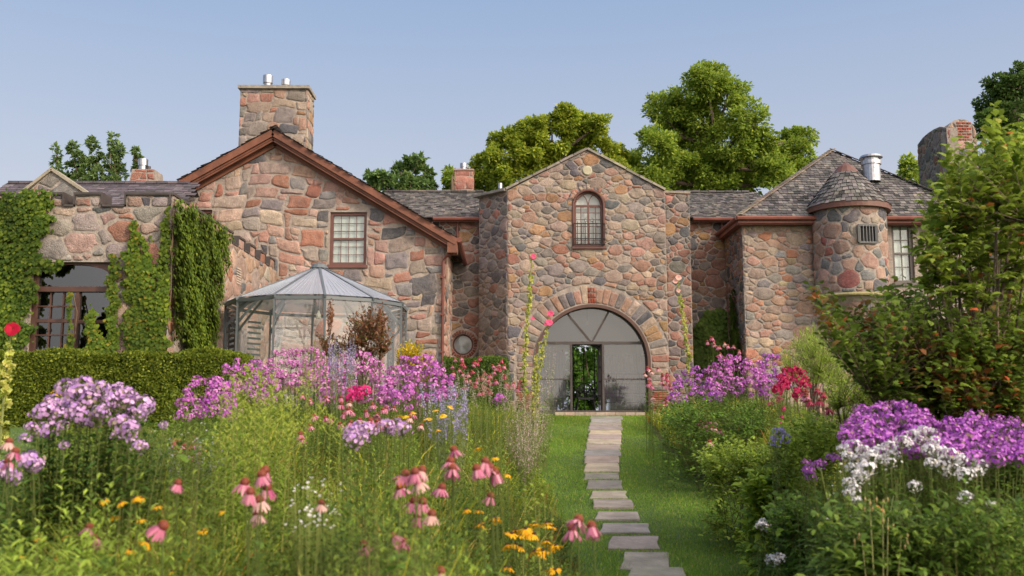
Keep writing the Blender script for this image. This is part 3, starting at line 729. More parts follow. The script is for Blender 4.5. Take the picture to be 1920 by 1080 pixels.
# ------------------------------------------------------------------ linking ranges left and right of the hall
def link_range(u0, u1, name_lab, seed, gutx, roof_u0, roof_u1, rx0=None, extra=False):
    Yl = 31.0; t = thing('linking_range', name_lab, 'building', (px((u0 + u1) / 2, 600, Yl), Yl, 0))
    x0, x1 = px(u0, 560, Yl), px(u1, 560, Yl); ze = pz(408, Yl - .3); rz = pz(361, 34)
    m = MB(); poly = [(x0, -.2), (x1, -.2), (x1, ze - .05), (x0, ze - .05)]; holes = []; ops = []
    if extra:
        rc = at(868, 646, Yl); rr = 20 * Yl / F
        holes = [[(rc.x + rr * math.cos(-a), rc.z + rr * math.sin(-a)) for a in np.linspace(0, 2 * PI, 24)[:-1]]]; ops = [('c', rc.x, rc.z, rr + .16, None)]
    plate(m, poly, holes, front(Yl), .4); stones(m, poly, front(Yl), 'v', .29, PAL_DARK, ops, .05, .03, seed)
    if extra: ring(m, front(Yl), rc.x, rc.z, rr + .005, .13, 30, [(1, (.30, .09, .06)), (1, (.24, .08, .06))], random.Random(3), .05, 0, 2 * PI, .014)
    m.build('wall', [STONE, MORTAR], t)
    m = MB(); a, b = px(roof_u0, 384, Yl), px(roof_u1, 384, Yl); yE = Yl - .3
    quad(m, (a, yE, ze), (b, yE, ze), (b, 34, rz), (a, 34, rz)); quad(m, (a, 37, ze), (b, 37, ze), (b, 34, rz), (a, 34, rz))
    up = Vector((0, 34 - yE, rz - ze)); shingles(m, (a, yE - .02, ze), (1, 0, 0), up, lambda s, q: True, b - a, up.length, .155, seed=seed + 1)
    for k in range(int((b - a) / .3)): m.box(a + k * .3, a + k * .3 + .28, 33.85, 34.15, rz, rz + .05 + .015 * (k % 2), pick(PAL_SH))
    ro = m.build('roof', SHING, t)
    m = MB(); g0, g1 = gutx
    m.tube([(px(g0, 411, yE), yE - .06, ze - .05), (px(g1, 411, yE), yE - .06, ze - .05)], .065, 8)
    m.box(px(g0, 411, yE), px(g1, 411, yE), yE, yE + .04, ze - .14, ze - .02); m.build('gutter', COPPER, ro)
    if extra:
        m = MB(); q = px(858, 430, Yl); m.tube([(q, Yl - .12, ze - .1), (q, Yl - .1, pz(455, Yl))], .04, 6); m.build('downpipe', COPPER, t)
        m = MB(); 
        p = [(rc.x + (rr - .03) * math.cos(a_), Yl + .12, rc.z + (rr - .03) * math.sin(a_)) for a_ in np.linspace(0, 2 * PI, 25)[:-1]]
        m.tube(p, .03, 6, closed=True); wo = m.build('round_window', WOOD2, t)
        m = MB(); m.add([(x, y + .02, z) for x, y, z in p], [tuple(range(24))]); m.build('pane', GLASSD, wo)
        m = MB(); m.box(rc.x - .5, rc.x + .5, Yl + .3, Yl + .32, rc.z - .5, rc.z + .5); m.build('curtain', CURT, wo)
        # small brick chimney with a steel pipe
        Yc = 34.2; c0, c1 = px(852, 340, Yc), px(887, 340, Yc); z0, z1 = pz(372, Yc), pz(320, Yc)
        m = MB(); pf = [(c0, z0), (c1, z0), (c1, z1), (c0, z1)]; plate(m, pf, [], front(Yc), .6)
        stones(m, pf, front(Yc), 'b', (.17, .13), [(2, (.42, .2, .15)), (1, (.36, .16, .11))], [], .03, .02, 51, rnd=.1)
        ps = [(Yc, z0), (Yc + .6, z0), (Yc + .6, z1), (Yc, z1)]; plate(m, ps, [], rside(c1), .01); stones(m, ps, rside(c1), 'b', (.17, .13), [(2, (.42, .2, .15))], [], .03, .02, 52)
        ch = m.build('chimney', [STONE, MORTAR], t)
        m = MB(); m.box(c0 - .03, c1 + .03, Yc - .05, Yc + .63, z1, z1 + .06, (.35, .2, .15)); m.build('cap_slab', BRICK, ch)
        steel_flue(ch, px(869, 315, Yc + .3), Yc + .3, z1 + .06, pz(306, Yc + .3), .13)
    else:
        m = MB(); q = px(1352, 425, Yl); m.tube([(q, Yl - .12, ze - .1), (q, Yl - .1, pz(455, Yl))], .035, 6); m.build('downpipe', COPPER, t)
link_range(822, 905, 'low shingle-roofed stone range between the brown-gabled house and the entrance gable, with a round window', 41, (812, 900), 700, 905, extra=True)
link_range(1290, 1400, 'low shingle-roofed stone range between the entrance gable and the round-turreted wing', 43, (1299, 1400), 1280, 1460)

# ------------------------------------------------------------------ hipped wing with the turret
def hipped_wing():
    Yw = 28.7; t = thing('hipped_wing', 'stone wing with steep grey shingle hip roof and a small round turret', 'building', (9, Yw, 0))
    x0 = px(1396, 560, Yw); x1 = 14.5; ze = pz(409, Yw - .35)
    wx0, wx1, wz0, wz1 = px(1672, 450, Yw), px(1712, 450, Yw), pz(530, Yw), pz(418, Yw)
    m = MB(); poly = [(x0, -.3), (x1, -.3), (x1, ze), (x0, ze)]
    plate(m, poly, [[(wx0, wz0), (wx0, wz1), (wx1, wz1), (wx1, wz0)]], front(Yw), .4)
    stones(m, [(x0, -.3), (11, -.3), (11, ze), (x0, ze)], front(Yw), 'v', .26, [(4, (.44, .28, .21)), (3, (.41, .32, .25)), (2, (.34, .30, .26)), (.9, (.46, .23, .14)), (1, (.26, .25, .24)), (1, (.46, .36, .24))], [op_rect(wx0, wx1, wz0 - .05, wz1)], .05, .028, 61, 1.6, .12)
    m.build('front_wall', [STONE, MORTAR], t)
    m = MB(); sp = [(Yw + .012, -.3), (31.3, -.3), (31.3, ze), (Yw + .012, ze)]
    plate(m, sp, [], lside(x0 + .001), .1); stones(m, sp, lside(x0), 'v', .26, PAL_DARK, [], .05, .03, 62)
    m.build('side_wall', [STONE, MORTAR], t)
    window(t, wx0, wx1, wz0, wz1, Yw, 2, 4, mat('grey_window_wood', (.12, .1, .09), .5), .09, .02, behind=CURT)
    # hip roof
    yF, yB = Yw - .38, 34.7; X0, X1 = px(1384, 406, yF), 14.8; ax, ay = px(1560, 282, 31.5), 31.5; az = pz(281, 31.5); ez = pz(405, yF)
    A = Vector((ax, ay, az)); c = [Vector((X0, yF, ez)), Vector((X1, yF, ez)), Vector((X1, yB, ez)), Vector((X0, yB, ez))]
    m = MB()
    for i in range(4):
        p, q = c[i], c[(i + 1) % 4]; m.add([p, q, A], [(0, 1, 2)], (.09, .075, .07))
    def side(p, q, seed):
        ux = (q - p).normalized(); s0 = (A - p).dot(ux); up = (A - p) - ux * s0; H = up.length; W = (q - p).length
        shingles(m, p, ux, up, lambda s, tt: s0 * tt / H < s < W - (W - s0) * tt / H and tt < H - .05, W, H, .15, seed=seed)
    side(c[0], c[1], 71); side(c[3], c[0], 72)
    ro = m.build('roof', SHING, t)
    m = MB(); rg = random.Random(8)
    for p in (c[0], c[1]):
        n = int((A - p).length / .17)
        for k in range(n):
            a = p.lerp(A, k / n); b = p.lerp(A, (k + 1.25) / n); m.bar(a + Vector((0, -.01, .05)), b + Vector((0, -.01, .03)), .24, .02, col=pick([(1, (.27, .21, .16)), (1, (.20, .16, .13))], rg) if p is c[0] else pick(PAL_SH, rg))
    m.build('hip_cap', SHING, ro)
    m = MB(); zg = ez - .06
    m.tube([c[0] + Vector((-.05, -.05, -.06)), c[1] + Vector((0, -.05, -.06))], .07, 8); m.tube([c[0] + Vector((-.05, -.05, -.06)), c[3] + Vector((-.05, -2, -.06))], .07, 8)
    m.box(X0, X1, yF + .0, yF + .06, ez - .2, ez - .03); m.box(X0 - .02, X0 + .04, yF + .06, yB - 2, ez - .24, ez - .03)
    m.box(X0 + .04, x0, yF + .06, yB - 2, ez - .24, ez - .2); m.box(x0, X1, yF + .06, Yw, ez - .23, ez - .19)
    m.build('gutter', COPPER, ro)
    # turret
    yc = 28.5; xc = px(1606, 460, yc - .6); rad = 69 * (yc - .3) / F; z1 = pz(372, yc - 1); z0 = pz(548, yc - 1)
    m = MB(); n = 48
    m.lathe((xc, yc, 0), [(.35, z0 - 1.6), (.5, z0 - .9), (rad * .8, z0 - .25), (rad - .03, z0), (rad, z0), (rad, z1)], n, mi=1, a0=PI, a1=2 * PI + 1e-4 - 1e-4)
    wa = math.asin((px(1624, 440, yc - 1) - xc) / rad); wz0b, wz1b = pz(455, yc - 1), pz(423, yc - 1); hw = .27
    fr = lambda s, tt, h: (xc + (rad + h) * math.sin(s / rad), yc - (rad + h) * math.cos(s / rad), tt)
    ws = wa * rad
    stones(m, [(-rad * 1.6, z0 + .02), (rad * 1.6, z0 + .02), (rad * 1.6, z1 - .02), (-rad * 1.6, z1 - .02)], fr, 'v', .36, PAL_TOWER, [op_rect(ws - hw - .03, ws + hw + .03, wz0b - .04, wz1b + .04)], .04, .045, 64, 1.15, .28)
    fr2 = lambda s, tt, h: (xc + (rad * .78 + h) * math.sin(s / rad) * (1 + .0 * tt), yc - (rad * .78 + h) * math.cos(s / rad), tt)
    stones(m, [(-rad * 1.2, z0 - 1.5), (rad * 1.2, z0 - 1.5), (rad * 1.2, z0 - .25), (-rad * 1.2, z0 - .25)], lambda s, tt, h: (xc + (rad * (.36 + .5 * (tt - z0 + 1.6) / 1.6) + h) * math.sin(s / rad), yc - (rad * (.36 + .5 * (tt - z0 + 1.6) / 1.6) + h) * math.cos(s / rad), tt), 'v', .4, PAL_TOWER, [], .04, .045, 65)
    tu = m.build('turret', [STONE, MORTAR], t)
    m = MB(); m.lathe((xc, yc, 0), [(rad + .03, z0 - .08), (rad + .05, z0 - .04), (rad + .02, z0 + .01)], 48, col=(.3, .25, .12)); m.build('turret_ledge', mat('lichen_stone', (.30, .26, .12), .9, .5, 20, .3, 5), tu)
    # barred window of the turret
    def cyl(s, z, h): return Vector(fr(s, z, h))
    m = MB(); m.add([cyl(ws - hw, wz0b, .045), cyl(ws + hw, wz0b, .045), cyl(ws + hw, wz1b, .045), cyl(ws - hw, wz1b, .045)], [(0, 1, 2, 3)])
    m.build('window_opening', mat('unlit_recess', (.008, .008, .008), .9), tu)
    m = MB()
    for a, b in (((ws - hw, wz0b), (ws + hw, wz0b)), ((ws - hw, wz1b), (ws + hw, wz1b)), ((ws - hw, wz0b), (ws - hw, wz1b)), ((ws + hw, wz0b), (ws + hw, wz1b))):
        m.bar(cyl(*a, .06), cyl(*b, .06), .06, .07, up=(0, -1, .01), col=(.07, .07, .07))
    for k in range(6): s = ws - hw + 2 * hw * (k + .5) / 6; m.tube([cyl(s, wz0b, .065), cyl(s, wz1b, .065)], .010, 5, col=(.22, .22, .22))
    m.build('barred_window', mat('painted_iron', (1, 1, 1), .5, attr=True), tu)
    # turret roof
    m = MB(); er = rad + .13; zE = z1 - .08; zT = pz(303, yc); zC = zE + (zT - zE) * .78
    prof = [(er, zE), (er * .74, zE + (zT - zE) * .30), (er * .47, zE + (zT - zE) * .60), (er * .27, zC)]
    m.lathe((xc, yc, 0), [(p - .03, z) for p, z in prof], 40, col=(.09, .075, .07))
    rg = random.Random(4); Vv = []; Cc = []; rows = 9
    for k in range(rows):
        def rz(f):
            f = min(f, 1); zz = zE + (zC - zE) * f; rr_ = np.interp(zz, [p[1] for p in prof], [p[0] for p in prof]); return float(rr_), zz
        ra, za = rz(k / rows); rb, zb_ = rz((k + 1.3) / rows); a = rg.random()
        while a < rg.random() * 0 + 2 * PI + .2:
            wd = rg.uniform(.11, .19) / max(ra, .2); j = rg.uniform(-.02, .02)
            P = lambda rr_, an, z, o: (xc + (rr_ + o) * math.cos(an), yc + (rr_ + o) * math.sin(an), z)
            g = .008 / ra
            Vv.append([P(ra, a + g, za + j, .045), P(ra, a + wd - g, za + j, .045), P(rb, a + wd - g, zb_, .005), P(rb, a + g, zb_, .005), P(ra, a + g, za + j, .01), P(ra, a + wd - g, za + j, .01)]); Cc.append(pick([(3, (.13, .12, .115)), (2, (.18, .165, .155)), (1, (.055, .05, .05))], rg, .25)); a += wd
    m.bulk(np.array(Vv), [(0, 1, 2, 3), (4, 5, 1, 0)], np.array(Cc))
    m.build('turret_roof', SHING, tu)
    m = MB(); m.lathe((xc, yc, 0), [(er * .33, zC - .05), (er * .2, zC + (zT - zC) * .5), (.01, zT)], 14, col=(.16, .07, .05))
    m.lathe((xc, yc, 0), [(er - .01, zE - .16), (er + .015, zE - .16), (er + .015, zE + .02), (er - .05, zE + .02)], 48, col=(.10, .05, .042)); m.lathe((xc, yc, 0), [(rad * .9, zE - .15), (er, zE - .155)], 40)
    m.build('turret_trim', mat('brown_metal', (.13, .055, .04), .5, var=.2), tu)
    # steel ventilator
    yv = 29.9; xv = px(1633, 300, yv); zv = pz(340, yv); zv1 = pz(289, yv); rv = .27; h = zv1 - zv
    m = MB(); m.lathe((xv, yv, zv), [(rv, 0), (rv, h * .62), (rv * 1.15, h * .62), (rv * 1.15, h * .75), (rv * .9, h * .77), (rv * .9, h * .86), (rv * 1.35, h * .87), (rv * 1.2, h * .95), (.001, h)], 20)
    for k in range(6): m.box(xv - .03 + .0, xv + .03, yv - rv - .012, yv - rv - .002, zv + h * .45, zv + h * .55) if k == 0 else None
    m.build('ventilator', STEEL, ro)
hipped_wing()

# ------------------------------------------------------------------ castle wing (left, crenellated)
def castle_wing():
    Y1 = 18.4; xc = px(318, 480, Y1); t = thing('crenellated_wing', 'low stone wing with battlements along its top, half covered by green creeper', 'building', (xc, Y1, 0))
    x0 = px(-90, 480, Y1); zN = pz(389, Y1); zM = pz(367, Y1)
    prof = [(px(a, 380, Y1), px(b, 380, Y1)) for a, b in ((-60, 6), (100, 118), (142, 190), (237, 318))]
    wx0, wx1, wz0, wz1 = px(56, 580, Y1), px(211, 580, Y1), pz(664, Y1), pz(492, Y1)
    poly = [(x0, -.4), (xc, -.4), (xc, zN), (x0, zN)]
    m = MB(); plate(m, poly, [[(wx0, wz0), (wx0, wz1), (wx1, wz1), (wx1, wz0)]], front(Y1), .38)
    pal = [(4, (.37, .26, .22)), (3, (.33, .29, .26)), (1.6, (.11, .11, .115)), (2, (.42, .32, .26)), (1, (.38, .21, .15))]
    ops = [op_rect(wx0 - .02, wx1 + .02, wz0 - .1, wz1 + .02)]
    stones(m, poly, front(Y1), 'v', .34, pal, ops, .045, .05, 81, 1.4, .18)
    for a, b in prof:
        q = [(a, zN + .001), (b, zN + .001), (b, zM), (a, zM)]; plate(m, q, [], front(Y1), .38); stones(m, q, front(Y1), 'b', (.2, .12), pal, [], .045, .03, 82)
    m.build('front_wall', [STONE, MORTAR], t)
    m = MB(); k_ = .05
    for a, b in prof: m.box(a - .03, b + .03, Y1 - .05, Y1 + .42, zM, zM + k_); m.box(b, b + .03, Y1 - .05, Y1 + .42, zN + .04, zM); m.box(a - .03, a, Y1 - .05, Y1 + .42, zN + .04, zM)
    e = [x0] + [q for ab in prof for q in ab] + [xc]
    for i in range(0, len(e) - 1, 2):
        if e[i + 1] > e[i] + .05: m.box(e[i] + .03, e[i + 1] - .03, Y1 - .05, Y1 + .42, zN, zN + .04)
    # side wall, running back to the gabled house
    sp = [(Y1 + .012, -.4), (26.98, -.4), (26.98, zN), (Y1 + .012, zN)]
    s = MB(); plate(s, sp, [], rside(xc), .35); pal2 = [(4, (.44, .30, .22)), (2, (.40, .34, .28)), (1, (.16, .16, .165)), (3, (.48, .34, .25)), (1.5, (.42, .22, .14))]
    stones(s, sp, rside(xc), 'v', .42, pal2, [], .045, .045, 83, 1.25, .2)
    y = Y1
    first = True
    mer = [(Y1, Y1 + .9)] + [(19.9 + 1.04 * i, 19.9 + 1.04 * i + .52) for i in range(7)]
    for a, b in mer:
        q = [(max(a, Y1 + .012), zN + .001), (b, zN + .001), (b, zM), (max(a, Y1 + .012), zM)]; plate(s, q, [], rside(xc), .35); stones(s, q, rside(xc), 'b', (.2, .12), pal2, [], .04, .03, 84)
        m.box(xc - .38, xc + .04, a - .03, b + .03, zM + .002, zM + k_ + .002)
        if a > Y1: m.box(xc - .38, xc + .03, a - .03, a - .001, zN + .04, zM)
        m.box(xc - .38, xc + .03, b + .001, b + .03, zN + .04, zM)
    for (a, b), (c, d) in zip(mer[:-1], mer[1:]): m.box(xc - .38, xc + .03, b + .03, c - .03, zN + .002, zN + .042)
    s.build('side_wall', [STONE, MORTAR], t)
    m.build('battlement_coping', LEAD, t)
    g = MB()
    for j in range(7): g.box(xc + .03, xc + .05, 22.9, 23.25, pz(505, 23) - .06 * j, pz(505, 23) - .06 * j + .03, (.5, .42, .34))
    g.build('wall_vent', mat('vent_louvre', (.45, .37, .3), .7), t)
    b = MB(); b.box(x0, xc - .4, Y1 + .4, 26.9, zN - .15, zN - .1); b.box(x0, xc - .4, 26.5, 26.6, -.3, zN - .1); b.box(x0 + .2, xc - .4, Y1 + 3.0, Y1 + 3.1, -.3, zN - .2)
    b.build('flat_roof', DARKROOM, t)
    # big window: arched light above, two casements below
    yf = Y1 + .12; m = MB(); zt = pz(542, Y1); f = .09
    m.box(wx0, wx0 + f, yf - .06, yf + .05, wz0, wz1); m.box(wx1 - f, wx1, yf - .06, yf + .05, wz0, wz1); m.box(wx0 + f, wx1 - f, yf - .07, yf + .05, zt - .05, zt + .05); m.box(wx0 + f, wx1 - f, yf - .06, yf + .05, wz0, wz0 + .09)
    xm = px(139, 600, Y1); m.box(xm - .035, xm + .035, yf - .05, yf + .04, wz0 + .09, zt - .05)
    # spandrel above the arched light
    n = 16; xa, xb = wx0 + f, wx1 - f; V = []; rise = .26; zb = wz1 - .04 - rise
    for i in range(n + 1):
        x = xa + (xb - xa) * i / n; z = zb + rise * math.sqrt(max(0, 1 - ((x - (xa + xb) / 2) / ((xb - xa) / 2)) ** 2)); V += [(x, yf - .04, z), (x, yf - .04, wz1)]
    m.add(V, [(2 * i, 2 * i + 2, 2 * i + 3, 2 * i + 1) for i in range(n)])
    w_ = m.build('window', DWOOD, t)
    m = MB(); zmid = (wz0 + zt) / 2
    for k in (1, 2): x = wx0 + f + (xm - .035 - wx0 - f) * k / 3; m.box(x - .013, x + .013, yf - .02, yf + .01, wz0 + .09, zt - .05)
    for j in (1, 2, 3): z = wz0 + .09 + (zt - .05 - wz0 - .09) * j / 4; d = .035 if j == 2 else .013; m.box(wx0 + f, xm - .035, yf - .024, yf + .01, z - d, z + d)
    m.box(xm + .035, wx1 - f, yf - .024, yf + .01, zmid - .035, zmid + .035)
    m.build('glazing_bars', DWOOD, w_)
    m = MB(); m.box(wx0 + .03, wx1 - .03, yf + .02, yf + .028, wz0 + .03, wz1 - .01); m.build('pane', GLASSW, w_)
castle_wing()
# small gabled range and slate roof behind the castle wing
def slate_range():
    t = thing('slate_roofed_range', 'low building behind the battlements with purple slate roof and small stone gable', 'building', (-11.5, 24, 0))
    Yr = 24.5; x0, x1 = px(-60, 370, Yr), px(315, 370, Yr); z0, z1 = pz(410, Yr), pz(345, 26.5)
    m = MB(); a = Vector((x0, Yr, z0)); quad(m, (x0, Yr, z0), (x1, Yr, z0), (x1, 26.5, z1), (x0, 26.5, z1)); quad(m, (x0, 29, z0), (x1, 29, z0), (x1, 26.5, z1), (x0, 26.5, z1))
    up = Vector((0, 26.5 - Yr, z1 - z0)); shingles(m, a, (1, 0, 0), up, lambda s, q: True, x1 - x0, up.length, .13, (.2, .32), PAL_SLATE, .012, 91, .004)
    for k in range(int((x1 - x0) / .3)): m.box(x0 + k * .3, x0 + k * .3 + .285, 26.4, 26.6, z1 - .02, z1 + .05, pick(PAL_SLATE))
    ro = m.build('roof', SHING, t)
    m = MB(); m.box(x0 + .1, x1 - .1, Yr + .3, 28.7, -.2, z0 + .1); m.build('wall', MORTAR, t)
    Yg = 23.6; gl, ga, gr = at(12, 385, Yg), at(98, 320, Yg), at(178, 372, Yg); m = MB()
    poly = [(gl.x, 2.5), (gr.x + .2, 2.5), (gr.x, gr.z - .08), (ga.x, ga.z), (gl.x, gl.z - .12)]
    plate(m, poly, [], front(Yg), 1.6); stones(m, poly, front(Yg), 'v', .34, PAL_PINK, [], .04, .035, 92)
    m.build('gable_wall', [STONE, MORTAR], t)
    m = MB()
    for p in (gl, gr): m.bar((ga.x, Yg + .15, ga.z + .03), (p.x, Yg + .15, p.z + .0), .45, .07, col=(.30, .26, .2))
    m.build('gable_coping', mat('pale_coping', (.30, .26, .2), .9, .5, 20, .2), t)
    Yc = 27; c0, c1 = px(241, 335, Yc), px(293, 335, Yc); zc0, zc1 = pz(350, Yc), pz(318, Yc)
    m = MB(); pf = [(c0, zc0), (c1, zc0), (c1 - .08, zc1), (c0 + .08, zc1)]; plate(m, pf, [], front(Yc), .7); stones(m, pf, front(Yc), 'b', (.2, .12), [(2, (.42, .2, .14)), (1, (.36, .18, .13))], [], .03, .03, 93)
    ch = m.build('chimney', [STONE, MORTAR], t)
    steel_flue(ch, px(268, 310, Yc + .3), Yc + .3, zc1, pz(299, Yc + .3), .14)
    m = MB(); xx = px(278, 310, Yc + .3); m.lathe((xx, Yc + .35, zc1), [(.06, 0), (.06, .17), (.001, .18)], 10); m.build('vent_pipe', LEAD, ch)
slate_range()

# ------------------------------------------------------------------ far right: curved chimney house and round pavilion
def far_right():
    t = thing('chimney_house', 'distant stone gable with curved top and red brick inset, behind the turreted wing', 'building', (16.5, 36, 0))
    Yc = 35.0; x0, x1 = px(1778, 300, Yc), px(1834, 300, Yc); z0 = 4.0; zt = pz(221, Yc); zs = pz(250, Yc)
    xm = (x0 + x1) / 2; hw = (x1 - x0) / 2
    poly = [(x0, z0), (x1, z0), (x1, zs)] + [(xm + hw * math.cos(a), zs + (zt - zs) * math.sin(a)) for a in np.linspace(.15, PI - .15, 9)] + [(x0, zs)]
    m = MB(); plate(m, poly, [], front(Yc), .5)
    bx0, bx1, bz0, bz1 = px(1794, 240, Yc), px(1821, 240, Yc), pz(262, Yc), pz(226, Yc)
    stones(m, poly, front(Yc), 'v', .42, PAL_TOWER, [op_rect(bx0, bx1, bz0, bz1)], .05, .04, 101)
    rg = random.Random(2)
    for j in range(7):
        z = bz0 + (bz1 - bz0) * j / 7; h = (bz1 - bz0) / 7; o = .1 * (j % 2)
        for k in range(3):
            a, b = bx0 + k * .19 - o, bx0 + k * .19 + .17 - o; a, b = max(a, bx0), min(b, bx1)
            if b - a > .04: stone(m, [(a, z), (b, z), (b, z + h * .7), (a, z + h * .7)], front(Yc), .04, pick([(1, (.36, .08, .05))], rg), rg, .06, 0, 0)
    # the wall that runs back to the left
    P0 = Vector((x0, Yc, 0)); P1 = Vector((px(1722, 300, 39), 39, 0)); d = P1 - P0; L = d.length; d.normalize(); nrm = Vector((d.y, -d.x, 0))
    if nrm.x > 0: nrm = -nrm
    fr = lambda s, tt, h: (P1.x - d.x * s + nrm.x * h, P1.y - d.y * s + nrm.y * h, tt)
    q = [(0, z0), (L, z0)] + [(L * f, pz(v, 39 - 4 * f)) for f, v in ((1, 238), (.8, 236), (.6, 241), (.4, 248), (.2, 257), (0, 270))]
    plate(m, q, [], fr, .4); stones(m, q, fr, 'v', .4, PAL_GREY, [], .05, .04, 102)
    m.box(x0, x1, Yc + .5, 39, -.1, z0 + .01, mi=1)
    m.build('stone_gable', [STONE, MORTAR], t)
    # pavilion
    t = thing('round_pavilion', 'round building at the right edge with a grey conical shingle roof, behind the tall shrub', 'building', (17.8, 33, 0))
    Yp = 33; xa = px(1890, 280, Yp); zt = pz(279, Yp); ze = pz(400, Yp); Rr = 2.7
    m = MB(); m.lathe((xa, Yp, 0), [(Rr - .3, -.1), (Rr - .3, ze + .1)], 40); 
    m.build('wall', MORTAR, t)
    m = MB(); m.lathe((xa, Yp, 0), [(Rr - .03, ze), (.25, zt - .1)], 40, col=(.09, .075, .07)); rg = random.Random(6); Vv = []; Cc = []; rows = 18
    for k in range(rows + 3):
        f0 = k / rows; f1 = (k + 1.3) / rows
        ra = max(.1, Rr * (1 - f0) + .22 * f0); za = ze + (zt - .12 - ze) * f0; rb = max(.08, Rr * (1 - f1) + .22 * f1); zb = ze + (zt - .12 - ze) * f1
        if k >= rows: ra, rb, za, zb = .3 - .1 * (k - rows), .2 - .09 * (k - rows), zt - .3 + .13 * (k - rows), zt - .12 + .13 * (k - rows)
        a = rg.random()
        while a < 2 * PI + .5:
            wd = rg.uniform(.12, .2) / ra
            P = lambda rr_, an, z, o: (xa + (rr_ + o) * math.cos(an), Yp + (rr_ + o) * math.sin(an), z)
            Vv.append([P(ra, a, za, .04), P(ra, a + wd * .94, za, .04), P(rb, a + wd * .94, zb, .005), P(rb, a, zb, .005), P(ra, a, za, .01), P(ra, a + wd * .94, za, .01)]); Cc.append(pick(PAL_SH, rg, .2)); a += wd
    m.bulk(np.array(Vv), [(0, 1, 2, 3), (4, 5, 1, 0)], np.array(Cc)); m.build('roof', SHING, t)
far_right()

# ------------------------------------------------------------------ greenhouse gazebo
def gazebo():
    Yz = 22.0; c = at(597, 560, Yz); Rr = 167 * Yz / F; n = 12
    t = thing('glass_gazebo', 'many-sided glass gazebo with grey metal frame and pale panelled roof', 'gazebo', (c.x, Yz, -.1))
    zb = -.1; ze = pz(577, Yz); zt = pz(500, Yz); P = []
    for k in range(n): a = 2 * PI * (k + .5) / n; P.append(Vector((c.x + Rr * math.cos(a), Yz + Rr * math.sin(a), 0)))
    top = Vector((c.x, Yz, zt)); m = MB()
    for k in range(n):
        p, q = P[k], P[(k + 1) % n]; Z = Vector((0, 0, 1))
        m.bar(p + Z * zb, p + Z * ze, .042, .042, up=(0, 1, .01)); m.bar(p + Z * ze, q + Z * ze, .055, .07); m.bar(p + Z * (zb + .05), q + Z * (zb + .05), .07, .1)
        e = p + Z * (ze + .05); m.bar(e + (e - top) * .03, top, .05, .06)
        ins = Vector((c.x, Yz, 0)); m.bar(p + Z * (ze - .5), (p + (ins - p) * .3) + Z * (ze + .22), .035, .05)
    m.build('frame', PALU, t)
    m = MB(); m.lathe(top, [(.22, -.05), (.16, .04), (.05, .09), (.001, .1)], 12); m.build('roof_cap', PALU, t)
    for k in range(n):
        p, q = P[k], P[(k + 1) % n]; a = p + Z * (ze + .07); b = q + Z * (ze + .07); r_ = MB(); tt = top + Vector((0, 0, .01))
        r_.add([a, b, tt], [(0, 1, 2)])
        o = r_.build('roof_panel', GLASSR, t)
        r_ = MB(); d = (q - p) * .03
        r_.add([p + d + Z * (zb + .1), q - d + Z * (zb + .1), q - d + Z * (ze - .05), p + d + Z * (ze - .05)], [(0, 1, 2, 3)]); r_.build('wall_pane', GLASSG, t)
        # fine ribs of the roof sheet
    m = MB()
    for k in range(n):
        p, q = P[k] + Z * (ze + .085), P[(k + 1) % n] + Z * (ze + .085)
        for j in range(1, 9):
            b = p.lerp(q, j / 9); f = 1 - abs(j / 9 - .5) * 2; m.bar(b, b.lerp(top, .2 + .72 * f), .004, .006, col=(.5, .55, .6))
    m.build('roof_ribs', mat('clear_rib', (.4, .45, .5), .3), t)
    m = MB(); kf = [k for k in range(n) if abs(P[k].x + P[(k + 1) % n].x - 2 * c.x) > 1.5 * Rr and P[k].x < c.x]
    if kf:
        p, q = P[kf[0]], P[(kf[0] + 1) % n]
        for j in range(9): m.bar(p.lerp(q, .3) + Z * (ze - .25 - .13 * j), p.lerp(q, .7) + Z * (ze - .25 - .13 * j), .012, .05)
        m.build('louvre', PALU, t)
    # low table and chairs inside are a pale blur in the photo: a white cloth-covered table
    tb = thing('round_table', 'white round table standing inside the glass gazebo', 'table', (c.x, Yz, zb))
    m = MB(); m.lathe((c.x, Yz, zb), [(.9, .72), (.92, .75), (.001, .76)], 28); m.build('tabletop', mat('white_cloth', (.75, .75, .74), .9), tb)
    m = MB(); m.lathe((c.x, Yz, zb), [(.35, 0), (.3, .04), (.06, .1), (.06, .72)], 16); m.build('leg', PALU, tb)
    lp = thing('pendant_lamp', 'bare glass bulb lamp hanging under the gazebo roof', 'lamp', tuple(at(597, 592, Yz)))
    l = lp.location; m = MB(); m.lathe(l, [(.001, -.09), (.05, -.06), (.065, 0), (.03, .07), (.02, .12)], 12); m.build('bulb', mat('clear_bulb', (.8, .75, .6), .1), lp)
    m = MB(); m.tube([l + Vector((0, 0, .12)), Vector((l.x, l.y, zt - .05))], .008, 5); m.build('cord', IRON, lp)
Z = Vector((0, 0, 1))
gazebo()

